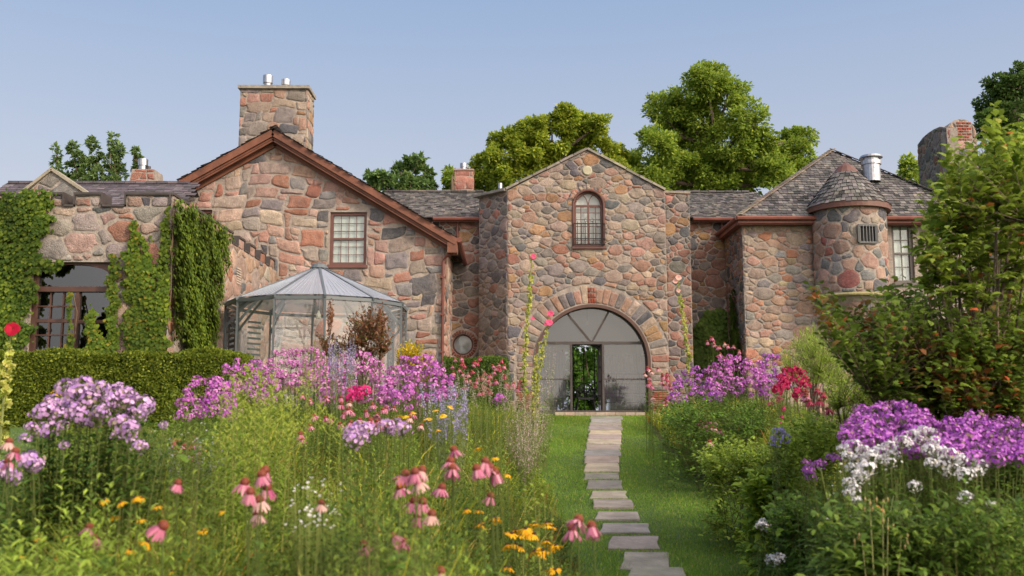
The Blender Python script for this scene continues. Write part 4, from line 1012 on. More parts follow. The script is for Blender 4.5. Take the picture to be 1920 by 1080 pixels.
# ------------------------------------------------------------------ iron armchair in the doorway
def armchair():
    x = px(1098, 760, 30.6); y = 30.6; t = thing('iron_armchair', 'ornate black iron garden armchair standing in the open arched doorway', 'chair', (x, y, 0))
    m = MB(); m.box(x - .26, x + .26, y - .25, y + .25, .40, .44)
    for k in range(6): m.box(x - .26, x + .26, y - .25 + k * .09, y - .2 + k * .09, .44, .455)
    m.build('seat', IRON, t)
    for sx in (-1, 1):
        for sy in (-1, 1):
            m = MB(); m.tube([(x + sx * .24, y + sy * .22, .42), (x + sx * .27, y + sy * .25, .2), (x + sx * .3, y + sy * .3, 0)], .022, 6); m.build('leg', IRON, t)
        m = MB(); m.tube([(x + sx * .26, y + .2, .75), (x + sx * .31, y, .68), (x + sx * .31, y - .22, .64), (x + sx * .29, y - .3, .58), (x + sx * .27, y - .24, .42)], .022, 6); m.build('armrest', IRON, t)
    m = MB(); arc = [(x - .27 * math.cos(a), y + .24 + .03 * math.sin(a), .62 + .3 * math.sin(a)) for a in np.linspace(0, PI, 12)]
    m.tube([(x - .25, y + .22, .42)] + arc + [(x + .25, y + .22, .42)], .02, 6)
    for k in range(7):
        xx = x - .21 + k * .07; h = .62 + .3 * math.sqrt(max(0, 1 - ((xx - x) / .27) ** 2)); m.tube([(xx, y + .23, .44), (xx, y + .26, h)], .011, 5)
    for k in (-1, 0, 1): m.tube([(x + k * .15 + .06 * math.cos(a), y + .225, .66 + .06 * math.sin(a)) for a in np.linspace(0, 2 * PI, 10)[:-1]], .01, 4, closed=True)
    m.build('backrest', IRON, t)
armchair()

# ------------------------------------------------------------------ flagstones and threshold
def flags():
    fm = mat('flagstone', (1, 1, 1), .85, .5, 22, .28, 3, attr=True, spec=.25); rg = random.Random(15)
    m = MB(); a, b = px(1040, 776, 28.6), px(1208, 776, 28.6)
    for k in range(9): x0 = a + (b - a) * k / 9; m.box(x0, x0 + (b - a) / 9 - .012, 28.35, 29.2, -.12, .0 + rg.uniform(0, .008), pick([(1, (.34, .27, .21))], rg, .12))
    tag(m.build('threshold_paving', fm), kind='structure')
    rows = [(1215, 1250 + 14, 1076, 42), (1211, 87, 1051, 32), (1189, 89, 1018, 23), (1172, 88, 990.5, 17), (1158, 78, 967, 14), (1149, 74, 945, 14), (1141, 65, 927, 13), (1133, 64, 909, 15), (1128, 62, 893, 11), (1129, 62, 877, 15),
            (1128, 62, 862, 13), (1130, 66, 849, 11), (1131, 64, 838, 9), (1133, 64, 828, 8.5), (1134, 62, 819, 8), (1135, 60, 811, 7), (1135, 62, 803, 7), (1136, 60, 796, 6), (1136, 56, 789.5, 5.5), (1137, 60, 783.5, 5)]
    rows[0] = (1232, 100, 1082, 34)
    ords = ['nearest', 'second', 'third', 'fourth', 'fifth', 'sixth', 'seventh', 'eighth', 'ninth', 'tenth', 'eleventh', 'twelfth', 'thirteenth', 'fourteenth', 'fifteenth', 'sixteenth', 'seventeenth', 'eighteenth', 'nineteenth', 'last']
    FP = []
    def hit(u, v):
        lo_, hi_ = 3.0, 40.0
        for _ in range(40):
            mid = (lo_ + hi_) / 2; p = at(u, v, mid)
            if p.z < zpath(mid) + .02: hi_ = mid
            else: lo_ = mid
        return at(u, v, lo_)
    for i, (u, w_, v, h) in enumerate(rows):
        p0 = hit(u, v + h / 2); p1 = hit(u, v - h / 2); hw = w_ / 2 * (p0.y + p1.y) / 2 / F
        xs0, xs1 = p0.x, p1.x; q = []; N = [( -1, 0, xs0), (-.5, 0, xs0), (0, 0, xs0), (.55, 0, xs0), (1, 0, xs0), (1, .5, (xs0 + xs1) / 2), (1, 1, xs1), (.4, 1, xs1), (-.2, 1, xs1), (-1, 1, xs1), (-1, .5, (xs0 + xs1) / 2)]
        for a_, b_, xx in N:
            q.append((xx + a_ * hw + rg.uniform(-.02, .02), p0.y + (p1.y - p0.y) * b_ + rg.uniform(-.015, .015)))
        t_ = .016 + rg.uniform(0, .01); top = [(x, y, zpath(y) + t_) for x, y in q]; bot = [(x, y, zpath(y) - .06) for x, y in q]; k = len(q)
        m = MB(); cx = sum(p[0] for p in q) / k; cy = sum(p[1] for p in q) / k
        ins = [(cx + (x - cx) * .96, cy + (y - cy) * .96, zpath(y) + t_ + .008) for x, y in q]
        far = i > 8
        m.add(top + bot + ins, [tuple(range(2 * k, 3 * k))] + [(j, (j + 1) % k, k + (j + 1) % k, k + j) for j in range(k)] + [(j, 2 * k + j, 2 * k + (j + 1) % k, (j + 1) % k) for j in range(k)],
              pick([(2, (.31, .27, .235)), (2, (.26, .24, .22)), (1, (.35, .28, .22))] if far else [(3, (.25, .225, .20)), (1, (.29, .25, .21))], rg, .12))
        o = m.build('stepping_stone', fm)
        tag(o, '%s flagstone of the garden path, %s' % (ords[i], 'counted from the viewer' if i < 19 else 'just before the arched door'), 'stepping stone', 'flagstones of the garden path')
        FP.append((cx, cy, hw, abs(p1.y - p0.y) / 2))
    return FP
FLAGS = flags()
# ------------------------------------------------------------------ foliage toolkit (numpy)
def unit(a): return a / np.maximum(np.linalg.norm(a, axis=-1, keepdims=True), 1e-9)
def rdir(n, rs, up=0.0, flat=1.0):
    d = rs.normal(size=(n, 3)); d[:, 2] *= flat; d = unit(d); d[:, 2] += up; return unit(d)
LP4 = [(0, 1, 2), (0, 2, 3)]
def leaf4(P, D, U, L, W, fold=.12, mid=.42):
    P = np.asarray(P); D = unit(np.asarray(D)); S = unit(np.cross(D, U)); Nn = np.cross(S, D)
    L = np.broadcast_to(np.asarray(L, dtype=float).reshape(-1, 1), (len(P), 1)); W = np.broadcast_to(np.asarray(W, dtype=float).reshape(-1, 1), (len(P), 1))
    m = P + D * L * mid + Nn * W * fold
    return np.stack([P, m - S * W / 2, P + D * L, m + S * W / 2], 1)
LP6 = [(0, 2, 1), (1, 2, 4), (1, 4, 3), (3, 4, 5)]
def leaf6(P, D, U, L, W, droop=.25, fold=.1):
    P = np.asarray(P); D = unit(np.asarray(D)); S = unit(np.cross(D, U)); Nn = np.cross(S, D)
    L = np.broadcast_to(np.asarray(L, dtype=float).reshape(-1, 1), (len(P), 1)); W = np.broadcast_to(np.asarray(W, dtype=float).reshape(-1, 1), (len(P), 1))
    g = np.array([[0, 0, -1.0]])
    a = P + D * L * .33 + Nn * W * fold; b = P + D * L * .72 + g * L * droop * .4 + Nn * W * fold; t = P + D * L * .97 + g * L * droop
    return np.stack([P, a - S * W * .48, a + S * W * .48, b - S * W * .36, b + S * W * .36, t], 1)
def cvar(n, pal, rs, j=.18):
    w_ = np.array([p[0] for p in pal], dtype=float); w_ /= w_.sum(); k = rs.choice(len(pal), n, p=w_)
    c = np.array([p[1] for p in pal])[k] * (1 + rs.uniform(-j, j, (n, 1))); return np.clip(c, 0, 1)
vgz = np.vectorize(gz)

# ------------------------------------------------------------------ trees
def lobe_leaves(mb, lobes, nleaf, size, pal, seed, cl=.36, shell=.45, droop=-.15, aspect=.62, flat=.75):
    rs = np.random.RandomState(seed); A = np.array([l[1] * l[2] + l[1] * l[3] for l in lobes]); A = A / A.sum()
    for (c, rx, ry, rz), a in zip(lobes, A):
        n = int(nleaf * a); r0 = np.mean((rx, ry, rz)); ncl = max(8, int(22 * (1 if r0 < 1 else r0)))
        d = rdir(ncl, rs); rad = rs.uniform(shell, 1.0, (ncl, 1)); cc = np.array(c) + d * rad * np.array([rx, ry, rz])
        k = rs.randint(0, ncl, n); cr = cl * r0 ** .6
        off = rdir(n, rs) * (rs.uniform(0, 1, (n, 1)) ** .45) * cr; off[:, 2] *= flat
        P = cc[k] + off; out = unit(off + d[k] * cr * .7); D = unit(out + rdir(n, rs) * .8 + np.array([0, 0, droop]))
        U = unit(rdir(n, rs) * .7 + np.array([0, 0, 1.0]))
        L = size * rs.uniform(.6, 1.3, n)
        col = cvar(n, pal, rs, .16) * (1 + .12 * rs.normal(size=(ncl, 1)).clip(-1.4, 1.4))[k]
        mb.bulk(leaf4(P, D, U, L, L * aspect), LP4, np.clip(col, .005, 1))
def tree(name, label, cat, base, circles, Y, nleaf, size, pal, seed, trunk=.35, group=None, depth=.8, flat=.85, cl=.3, jy=1.0, limbs=True, shell=.45):
    """circles: (u, v, r px) lobes of the crown as seen, each given its own depth"""
    rs = random.Random(seed); b = at(base[0], base[1], Y); b.z = -.1
    t = thing(name, label, cat, b, group); lobes = []
    for (u, v, r) in circles:
        y = Y + rs.uniform(-jy, jy) * 1.6; p = at(u, v, y); R_ = r * y / F; lobes.append(((p.x, p.y, p.z), R_, R_ * depth, R_ * flat))
    m = MB(); lobe_leaves(m, lobes, nleaf, size, pal, seed, cl=cl, shell=shell); m.build('crown', LEAF, t)
    m = MB(); top = max(l[0][2] for l in lobes); low = min(l[0][2] for l in lobes)
    zt = low + (top - low) * .55; cx = sum(l[0][0] for l in lobes) / len(lobes)
    pts = [b + Vector((0, 0, -.2)), b + Vector((.1, 0, low * .5)), Vector((b.x + (cx - b.x) * .6, Y, low)), Vector((cx, Y, zt))]
    m.tube(pts, [trunk, trunk * .8, trunk * .6, trunk * .25], 9)
    if limbs:
        for l in lobes:
            f = rs.uniform(.0, .7); s = pts[2].lerp(pts[3], f) if l[0][2] > low + .5 else pts[1].lerp(pts[2], .6 + .4 * f); e = Vector(l[0]); q = s.lerp(e, .5) + Vector((rs.uniform(-.3, .3), rs.uniform(-.3, .3), -.25))
            m.tube([s, q, e], [trunk * .32, trunk * .2, trunk * .08], 6)
            for _ in range(3):
                g = Vector([rs.gauss(0, 1) for _ in range(3)]).normalized(); m.tube([e, e + Vector((g.x * l[1], g.y * l[2], g.z * l[3])) * .85], [trunk * .07, trunk * .02], 4)
    m.build('trunk', BARK, t, smooth=True)
    return t
G_MAPLE = [(4, (.155, .215, .032)), (3, (.115, .17, .026)), (2, (.21, .25, .04)), (1, (.07, .115, .022))]
G_YELL = [(4, (.20, .24, .03)), (3, (.15, .20, .026)), (1.5, (.25, .27, .04)), (1, (.06, .10, .015))]
G_DARK = [(4, (.045, .08, .02)), (3, (.06, .10, .025)), (1, (.03, .055, .018))]
big = [(1325, 160, 42), (1290, 185, 42), (1365, 185, 40), (1250, 225, 48), (1330, 225, 60), (1400, 225, 40), (1225, 275, 42), (1290, 290, 60), (1370, 280, 60), (1430, 265, 40), (1470, 275, 34), (1200, 320, 48), (1260, 345, 50), (1330, 345, 55),
       (1400, 335, 50), (1450, 325, 45), (1495, 290, 34), (1505, 262, 26), (1175, 300, 30), (1320, 135, 22), (1345, 140, 20), (1180, 340, 35), (1240, 195, 25), (1500, 325, 30)]
tree('maple_tree', 'largest broad green maple tree rising behind the entrance gable roof', 'tree', (1330, 700), big + [(1265, 310, 40), (1215, 345, 40), (1300, 330, 45), (1350, 310, 45), (1420, 300, 40), (1275, 230, 35)], 46, 80000, .19, G_MAPLE, 3, .5, jy=1.2, cl=.42)
mid = [(1035, 250, 45), (985, 270, 42), (1090, 245, 38), (1125, 232, 22), (945, 295, 38), (1010, 300, 48), (1075, 300, 48), (915, 315, 32), (905, 340, 26), (960, 335, 38), (1120, 290, 40), (1140, 330, 38), (1060, 220, 26), (1000, 235, 26), (940, 262, 22), (1150, 285, 26), (885, 348, 15)]
tree('maple_tree', 'yellow green maple tree between the little brick chimney and the largest tree', 'tree', (1020, 700), mid, 43, 55000, .175, G_YELL, 4, .4, jy=1.2, cl=.38)
tree('small_tree', 'dark leaved small tree just left of the little brick chimney', 'tree', (846, 700), [(846, 335, 14), (850, 355, 16), (842, 322, 8), (860, 345, 12)], 41, 1400, .22, G_MAPLE, 5, .12)
tree('locust_tree', 'feathery light tree above the shingle roof right of the brown gable', 'tree', (765, 700), [(772, 308, 24), (750, 318, 16), (795, 325, 18), (770, 345, 34), (715, 335, 22), (695, 330, 12), (800, 348, 16), (735, 350, 22), (786, 298, 12), (705, 345, 16)], 42, 3300, .24, [(3, (.085, .14, .045)), (2, (.06, .105, .035)), (1, (.12, .17, .05))], 6, .16, flat=.6, cl=.22)
for i, (u, v, r, s, lb) in enumerate(((107, 300, 8, 5, 'thin poplar spire directly above the small stone gable at far left'), (143, 300, 16, 4, 'broad low poplar top second from the left above the slate roof'), (176, 290, 14, 5, 'tall poplar top third from the left above the slate roof'), (215, 285, 17, 5, 'tallest and fullest poplar top above the slate roof'), (256, 305, 6, 3, 'slim poplar tip behind the low chimney with steel pipe'))):
    cs = [(u + (k % 2 * 2 - 1) * r * .35, v - 22 + k * 21 * (1 if r > 8 else .7), r * (.55 + .14 * k)) for k in range(s)]
    tree('poplar_tree', lb, 'tree', (u, 700), cs, 58, 1500 if r > 8 else 500, .27, [(3, (.09, .135, .05)), (2, (.12, .17, .06)), (1, (.05, .09, .035))], 10 + i, .15, 'poplars behind the slate roof', flat=1.5, cl=.25, jy=.3)
tree('dark_tree', 'dark green tree at the top right corner behind the curved stone gable', 'tree', (1900, 700), [(1880, 165, 38), (1915, 140, 30), (1860, 195, 30), (1900, 200, 45), (1850, 225, 28), (1900, 245, 45), (1930, 180, 50), (1835, 245, 18), (1880, 215, 38), (1910, 215, 40), (1900, 165, 35)], 48, 16000, .22, G_DARK, 20, .35, flat=.7)
tree('small_tree', 'small green tree between the hipped roof and the curved stone gable', 'tree', (1708, 700), [(1705, 315, 17), (1700, 300, 10), (1715, 335, 18), (1692, 330, 10)], 44, 1100, .24, G_MAPLE, 21, .12)
tree('garden_tree', 'bright green tree seen through the open doorway and rear arched opening', 'tree', (1090, 772), [(1085, 690, 40), (1105, 730, 50), (1070, 740, 40), (1130, 690, 45), (1050, 700, 35), (1095, 650, 40)], 46, 6000, .24, [(3, (.05, .11, .015)), (2, (.07, .14, .02)), (1, (.03, .06, .01))], 22, .3)

# ------------------------------------------------------------------ hedges
def hedge(label, x0, x1, y0, y1, h, n, pal, seed, zb=None):
    rs = np.random.RandomState(seed); xm = (x0 + x1) / 2; zb = gz(xm, y0) - .05 if zb is None else zb
    t = thing('clipped_hedge', label, 'hedge', (xm, y0, zb)); m = MB()
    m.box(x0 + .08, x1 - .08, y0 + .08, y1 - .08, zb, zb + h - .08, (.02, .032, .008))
    wts = np.array([(x1 - x0) * h, (x1 - x0) * (y1 - y0), (y1 - y0) * h]); f = rs.choice(3, n, p=wts / wts.sum())
    a = rs.uniform(size=n); b = rs.uniform(size=n); P = np.zeros((n, 3)); Nn = np.zeros((n, 3))
    P[:, 0] = np.where(f == 2, x1, x0 + (x1 - x0) * a); P[:, 1] = np.where(f == 0, y0, y0 + (y1 - y0) * np.where(f == 1, b, a)); P[:, 2] = zb + h * np.where(f == 1, 1, b)
    Nn[f == 0] = (0, -1, 0); Nn[f == 1] = (0, 0, 1); Nn[f == 2] = (1, 0, 0)
    bump = .035 * np.sin(P[:, 0] * 5.1 + P[:, 2] * 3) + .03 * np.sin(P[:, 0] * 2.3 + 1) ; P += Nn * (bump + rs.uniform(-.10, .035, n))[:, None]
    D = unit(Nn * .55 + rdir(n, rs) * .8 + np.array([0, 0, .4])); L = rs.uniform(.035, .065, n)
    m.bulk(leaf4(P, D, unit(Nn + rdir(n, rs) * .6), L, L * .6), LP4, cvar(n, pal, rs, .25)); m.build('foliage', LEAF, t)
PH = [(4, (.095, .125, .014)), (3, (.065, .09, .011)), (2, (.15, .175, .022)), (1, (.03, .045, .008))]
hx0, hx1 = px(-40, 740, 16.5), px(445, 740, 16.5)
hedge('long clipped box hedge standing before the crenellated wing', hx0, hx1, 16.5, 17.5, pz(664, 16.5) - gz(-7, 16.5) + .05, 60000, PH, 31)
hedge('short dark clipped hedge under the round window', px(830, 700, 26), px(950, 700, 26), 26, 26.8, pz(674, 26) - gz(-.5, 26) + .05, 12000, [(3, (.045, .08, .015)), (2, (.07, .11, .02))], 32)

# ------------------------------------------------------------------ creepers on the walls
def inpoly(x, y, poly):
    c = np.zeros(len(x), dtype=bool); n = len(poly)
    for i in range(n):
        x0, y0 = poly[i]; x1, y1 = poly[(i + 1) % n]
        if y0 == y1: continue
        hit = ((y0 > y) != (y1 > y)) & (x < (x1 - x0) * (y - y0) / (y1 - y0) + x0); c ^= hit
    return c
def creeper(label, parts, pal, seed, size=.072, group='green creepers climbing the stone walls'):
    """parts: (pixel outline, 'Y' or 'X', plane, leaf count, thickness)"""
    rs = np.random.RandomState(seed); t = None; m = MB(); st = MB()
    for poly, ax, pl, n, th in parts:
        jt = min(1, (max(p[0] for p in poly) - min(p[0] for p in poly)) / 140)
        f_ = (lambda u, v: at(u, v, pl)) if ax == 'Y' else (lambda u, v: atX(u, v, pl))
        W = [f_(u, v) for u, v in poly]; k = (lambda p: (p.x, p.z)) if ax == 'Y' else (lambda p: (p.y, p.z)); q = [k(p) for p in W]
        xs = [p[0] for p in q]; zs = [p[1] for p in q]; a = []; 
        s = rs.uniform(min(xs) - .1, max(xs) + .1, n * 4); z = rs.uniform(min(zs) - .1, max(zs), n * 4)
        s_ = s + jt * .09 * np.sin(z * 9 + seed) + jt * .07 * np.sin(z * 23 + s * 5) + jt * rs.normal(size=n * 4) * .05; z_ = z + rs.normal(size=n * 4) * .04 + .06 * np.sin(s * 17); ok = inpoly(s_, z_, q) & ((np.sin(s * 8.3 + seed) * np.sin(z * 6.1 + 2 * seed) + rs.uniform(-.3, .3, n * 4)) > -.82); s = s[ok][:n]; z = z[ok][:n]; n_ = len(s)
        bul = th * (.55 + .25 * np.sin(s * 6 + z * 2) * np.sin(z * 3.3 + 1)) ; h = bul * rs.uniform(.1, 1.15, n_) + .025
        Nn = np.array([0, -1.0, 0]) if ax == 'Y' else np.array([1.0, 0, 0])
        P = np.stack([s, np.full(n_, pl), z], 1) if ax == 'Y' else np.stack([np.full(n_, pl), s, z], 1)
        P = P + Nn * h[:, None]; D = unit(np.array([0, 0, -1.0]) + Nn * .35 + rdir(n_, rs) * .45); U = unit(Nn + rdir(n_, rs) * .35 + np.array([0, 0, .5]))
        L = size * rs.uniform(.45, 1.4, n_); v6 = leaf6(P, D, U, L, L * .85, .1); col = cvar(n_, pal, rs, .22)
        patch = .5 + .5 * np.sin(s * 3.1 + z * 1.7 + seed); col = col * (.62 + .3 * patch)[:, None]
        m.bulk(v6, LP6, col)
        if t is None: t = thing('wall_creeper', label, 'creeper', W[-1], group)
        for _ in range(4):
            i = rs.randint(n_); pts = [Vector(P[i]) - Vector(Nn) * float(h[i]) * .8]; zz = pts[0].z
            base = Vector(pts[0]); 
            for kk in range(5):
                zz -= (zz - min(zs)) * .3; pts.append(Vector((base.x + rs.uniform(-.1, .1) * (ax == 'Y'), base.y + rs.uniform(-.1, .1) * (ax == 'X'), zz)))
            st.tube(pts, .012, 5, col=(.12, .08, .05))
    m.build('leaves', LEAF, t); st.build('stems', mat('creeper_stem', (.12, .08, .05), .9) if 'creeper_stem' not in bpy.data.materials else bpy.data.materials['creeper_stem'], t)
GI = [(4, (.075, .12, .013)), (3, (.05, .09, .012)), (2, (.11, .15, .016)), (1, (.16, .14, .02))]
GI2 = [(4, (.085, .13, .014)), (3, (.06, .10, .012)), (2, (.13, .17, .018)), (.6, (.035, .06, .01))]
Xs = px(318, 480, 18.4)
creeper('dense dark green creeper covering the wall left of the large brown window', [([(-60, 370), (40, 365), (60, 355), (95, 362), (105, 385), (92, 410), (80, 450), (70, 480), (72, 520), (62, 560), (52, 600), (56, 664), (-60, 664)], 'Y', 18.4, 13000, .22), ([(60, 485), (118, 490), (112, 502), (60, 503)], 'Y', 18.4, 260, .1)], [(4, (.06, .10, .013)), (3, (.04, .075, .011)), (2, (.11, .15, .018))], 41)
creeper('narrow creeper strip beside the right edge of the large brown window', [([(211, 470), (221, 470), (222, 560), (221, 664), (166, 664), (166, 610), (172, 575), (180, 590), (186, 628), (205, 632), (208, 540)], 'Y', 18.34, 1500, .10)], GI, 42)
creeper('thin wisp of creeper climbing the middle bar of the large brown window', [([(128, 545), (135, 545), (137, 580), (135, 620), (145, 664), (128, 664), (132, 600)], 'Y', 18.3, 170, .06)], GI, 47, size=.08)
creeper('creeper column on the pier between the large window and the wall corner', [([(250, 418), (256, 412), (260, 440), (263, 475), (272, 500), (280, 440), (284, 470), (296, 560), (312, 600), (312, 664), (240, 664), (240, 600), (240, 520), (244, 460)], 'Y', 18.4, 5600, .16)], GI, 43)
creeper('thick bright creeper hanging over the corner and side of the crenellated wing', [([(306, 600), (298, 540), (304, 480), (309, 420), (318, 380), (320, 380), (320, 600)], 'Y', 18.38, 1200, .16),
        ([(319, 372), (345, 390), (378, 402), (420, 440), (418, 470), (405, 540), (400, 580), (388, 672), (340, 672), (337, 610), (334, 560), (326, 640), (319, 600)], 'X', Xs + .05, 14500, .3)], GI2, 44)
creeper('dark ivy in the shady corner beside the turreted wing', [([(1302, 615), (1318, 590), (1340, 578), (1362, 585), (1362, 690), (1300, 690)], 'Y', 31.0, 3200, .3), ([(1364, 560), (1366, 530), (1370, 585), (1378, 650), (1380, 690), (1364, 690)], 'X', px(1396, 560, 28.7) - .25, 1200, .2)], [(3, (.055, .09, .016)), (2, (.075, .12, .02))], 45, size=.13)

# ------------------------------------------------------------------ lawn grass and planted ground
def lawn():
    rs = np.random.RandomState(50); n = 150000
    y = 8.6 + (29 - 8.6) * rs.uniform(size=n) ** 1.45; a = np.array([xl(q) for q in y]) - .25; b = np.array([xr(q) for q in y]) + .25
    x = a + (b - a) * rs.uniform(size=n); nl = 14000; yl = rs.uniform(7, 16.5, nl); xx = -.49 * yl - rs.uniform(-.3, 3.2, nl) ; x = np.concatenate([x, xx]); y = np.concatenate([y, yl])
    keep = np.ones(len(x), bool)
    jx = rs.normal(size=len(x)) * .035; jy_ = rs.normal(size=len(x)) * .03
    for cx, cy, hw, hd in FLAGS: keep &= ~((np.abs(x + jx - cx) < hw * .97) & (np.abs(y + jy_ - cy) < hd * .95))
    x = x[keep]; y = y[keep]; n = len(x); z = vgz(x, y); P = np.stack([x, y, z - .005], 1)
    D = unit(rdir(n, rs) * .75 + np.array([0, 0, 1.0])); h = rs.uniform(.025, .065, n) * (1 + .35 * np.sin(x * 2.3 + 1) * np.sin(y * 1.1)); wd = rs.uniform(.004, .008, n) * (1 + (y - 9) * .05)
    S = unit(np.cross(D, rdir(n, rs))); V = np.stack([P - S * wd[:, None] / 2, P + S * wd[:, None] / 2, P + D * h[:, None]], 1)
    pa = .5 + .5 * np.sin(x * 1.3 + y * .8) * np.sin(y * .45 + x * .4 + 1); c = cvar(n, [(4, (.075, .15, .02)), (3, (.11, .19, .025)), (1.5, (.16, .22, .035)), (.6, (.26, .24, .07))], rs, .2) * (.8 + .45 * pa)[:, None]
    m = MB(); m.bulk(V, [(0, 1, 2)], c); tag(m.build('lawn_grass', LEAF), 'short green lawn grass either side of the flagstone path', 'grass', kind='stuff')
lawn()
def soil():
    m = MB()
    for sd in (0, 1):
        ys = np.arange(1.5, 28.5, .5); V = []; n = 14
        for y in ys:
            a, b = ((-.49 * y - (0 if y > 7 else 3), xl(y) + .05) if sd == 0 else (xr(y) - .05, xr(y) + 8))
            for k in range(n + 1): x = a + (b - a) * k / n; V.append((x, y, gz(x, y) + .012))
        m.add(V, [(j * (n + 1) + k, j * (n + 1) + k + 1, (j + 1) * (n + 1) + k + 1, (j + 1) * (n + 1) + k) for j in range(len(ys) - 1) for k in range(n)])
    tag(m.build('garden_soil', mat('garden_soil', (.045, .042, .018), .95, .6, 12, .4, 4)), kind='structure')
soil()

# trees across the garden behind the viewer: seen only as the dark shapes mirrored in the big panes
for i, (x, y, h) in enumerate(((-26, -34, 11), (-15, -38, 13), (-5, -36, 10), (24, -40, 10), (33, -44, 14))):
    t = thing('park_tree', ('round green tree far behind the viewer, mirrored in the left window', 'tallest tree mirrored in the large brown window', 'low round tree mirrored in the round window', 'round tree behind the viewer, mirrored in the turreted wing window', 'tall tree behind the viewer, rightmost of those mirrored in the windows')[i], 'tree', (x, y, -2.5), 'trees mirrored in the windows')
    r_ = random.Random(900 + i); lb = [((x + r_.uniform(-3.5, 3.5), y + r_.uniform(-2, 2), -2.5 + h * r_.uniform(.35, .9)), 2.6, 2.6, 2.0) for _ in range(9)]
    m = MB(); lobe_leaves(m, lb, 3500, .6, G_DARK, 900 + i, cl=.5); m.build('crown', LEAF, t); m = MB(); m.tube([(x, y, -2.6), (x, y, h * .3), (x + .3, y, h * .55)], [.4, .3, .12], 8); m.build('trunk', BARK, t)
# ------------------------------------------------------------------ flower heads (shared meshes)
def disc(n, P, Nn, r, rs, cup=.0):
    """n-petal florets at P facing Nn: returns petals V (N*n,4,3)"""
    P = np.asarray(P); N = len(P); T = unit(np.cross(Nn, rdir(N, rs))); B = np.cross(Nn, T); out = []
    for k in range(n):
        a = 2 * PI * k / n; D = T * math.cos(a) + B * math.sin(a) + Nn * cup
        out.append(leaf4(P, D, Nn, r, r * 1.05, .0, .62))
    return np.concatenate(out)
def phlox_head(pal, seed, r=.065, nf=48, fr=.0135):
    rs = np.random.RandomState(seed); d = rdir(nf, rs, up=.35); P = d * np.array([r, r, r * .8]) * rs.uniform(.75, 1.08, (nf, 1))
    Nn = unit(d + rdir(nf, rs) * .35); m = MB(); V = disc(5, P, Nn, fr, rs, .1); c = cvar(nf, pal, rs, .13); m.bulk(V, LP4, np.tile(c, (5, 1)))
    for p in P[::2]: m.bulk(leaf4(np.array([[0, 0, -r * .8]]), p[None] - np.array([[0, 0, -r * .8]]), np.array([[0, 1, .2]]), np.linalg.norm(p - np.array([0, 0, -r * .8])), .006), LP4, [(.12, .15, .05)])
    return m.mesh('flower_head', PETAL)
def cone_mesh(r, h, c0, c1, seed):
    rs = random.Random(seed); m = MB(); n = 10; prof = [(.0015, h), (r * .45, h * .93), (r * .8, h * .68), (r, h * .35), (r * .92, 0), (r * .4, -h * .25)]
    m.lathe((0, 0, 0), prof[::-1], n, col=c0)
    N = 70; P = []; 
    for k in range(N):
        f = (k + .5) / N; a = k * 2.39996; z = f; rr = r * math.sqrt(max(0, 1 - z * z * .96)); P.append((rr * math.cos(a), rr * math.sin(a), h * z))
    P = np.array(P); D = unit(P * np.array([1, 1, .9]) + np.array([0, 0, .004])); rs2 = np.random.RandomState(seed)
    m.bulk(leaf4(P * .95, D, rdir(N, rs2), r * .28, r * .16, 0), LP4, np.where((P[:, 2:3] > h * .45), np.array([c1]), np.array([c0])) * rs2.uniform(.75, 1.3, (N, 1)))
    return m.mesh('cone', STEM)
def ray_mesh(n, L, W, droop, pal, seed, z0=0.0, r0=.008):
    rs = np.random.RandomState(seed); a = 2 * PI * (np.arange(n) + rs.uniform(-.3, .3, n)) / n; dr = droop + rs.uniform(-.18, .18, n)
    D = np.stack([np.cos(a) * np.cos(dr), np.sin(a) * np.cos(dr), -np.sin(dr)], 1); P = np.stack([np.cos(a) * r0, np.sin(a) * r0, np.full(n, z0)], 1)
    U = np.stack([np.cos(a) * np.sin(dr), np.sin(a) * np.sin(dr), np.cos(dr)], 1); Ls = L * rs.uniform(.85, 1.1, n)
    S = np.cross(D, U); g = np.array([0, 0, -1.0]); m = MB()
    f = lambda t, w_, dd: (P + D * (Ls * t)[:, None] + g * dd, S * W * w_ / 2)
    A, sa = f(.3, .85, L * .02); B, sb = f(.75, 1, L * .10); T, st = f(1, .45, L * .2)
    V = np.stack([P - S * W * .2, P + S * W * .2, A - sa, A + sa, B - sb, B + sb, T - st, T + st], 1)
    m.bulk(V, [(0, 1, 3, 2), (2, 3, 5, 4), (4, 5, 7, 6)], cvar(n, pal, rs, .12)); return m.mesh('petals', PETAL)
PK = [(3, (.55, .17, .27)), (2, (.62, .28, .34)), (1, (.45, .10, .21))]
CONEP = [ray_mesh(14 + k % 3, .044, .0118, dr, PK if k != 4 else [(1, (.70, .42, .38))], 60 + k, .004, .012) for k, dr in enumerate((.75, .95, 1.12, .55, .9))]
CONEC = [cone_mesh(.0185, .026, (.16, .03, .015), (.42, .12, .02), 70 + k) for k in range(3)]
RUDP = [ray_mesh(13, .034, .0105, dr, [(3, (.82, .44, .015)), (1, (.75, .33, .01))], 75 + k, .0, .006) for k, dr in enumerate((.1, .3, .5))]
RUDC = [cone_mesh(.010, .011, (.035, .012, .008), (.05, .02, .01), 78)]
YELP = [ray_mesh(16, .028, .011, dr, [(3, (.85, .56, .02)), (1, (.8, .48, .02))], 81 + k, .0, .004) for k, dr in enumerate((.0, -.25))]
YELC = [cone_mesh(.012, .010, (.60, .34, .02), (.72, .42, .03), 84)]
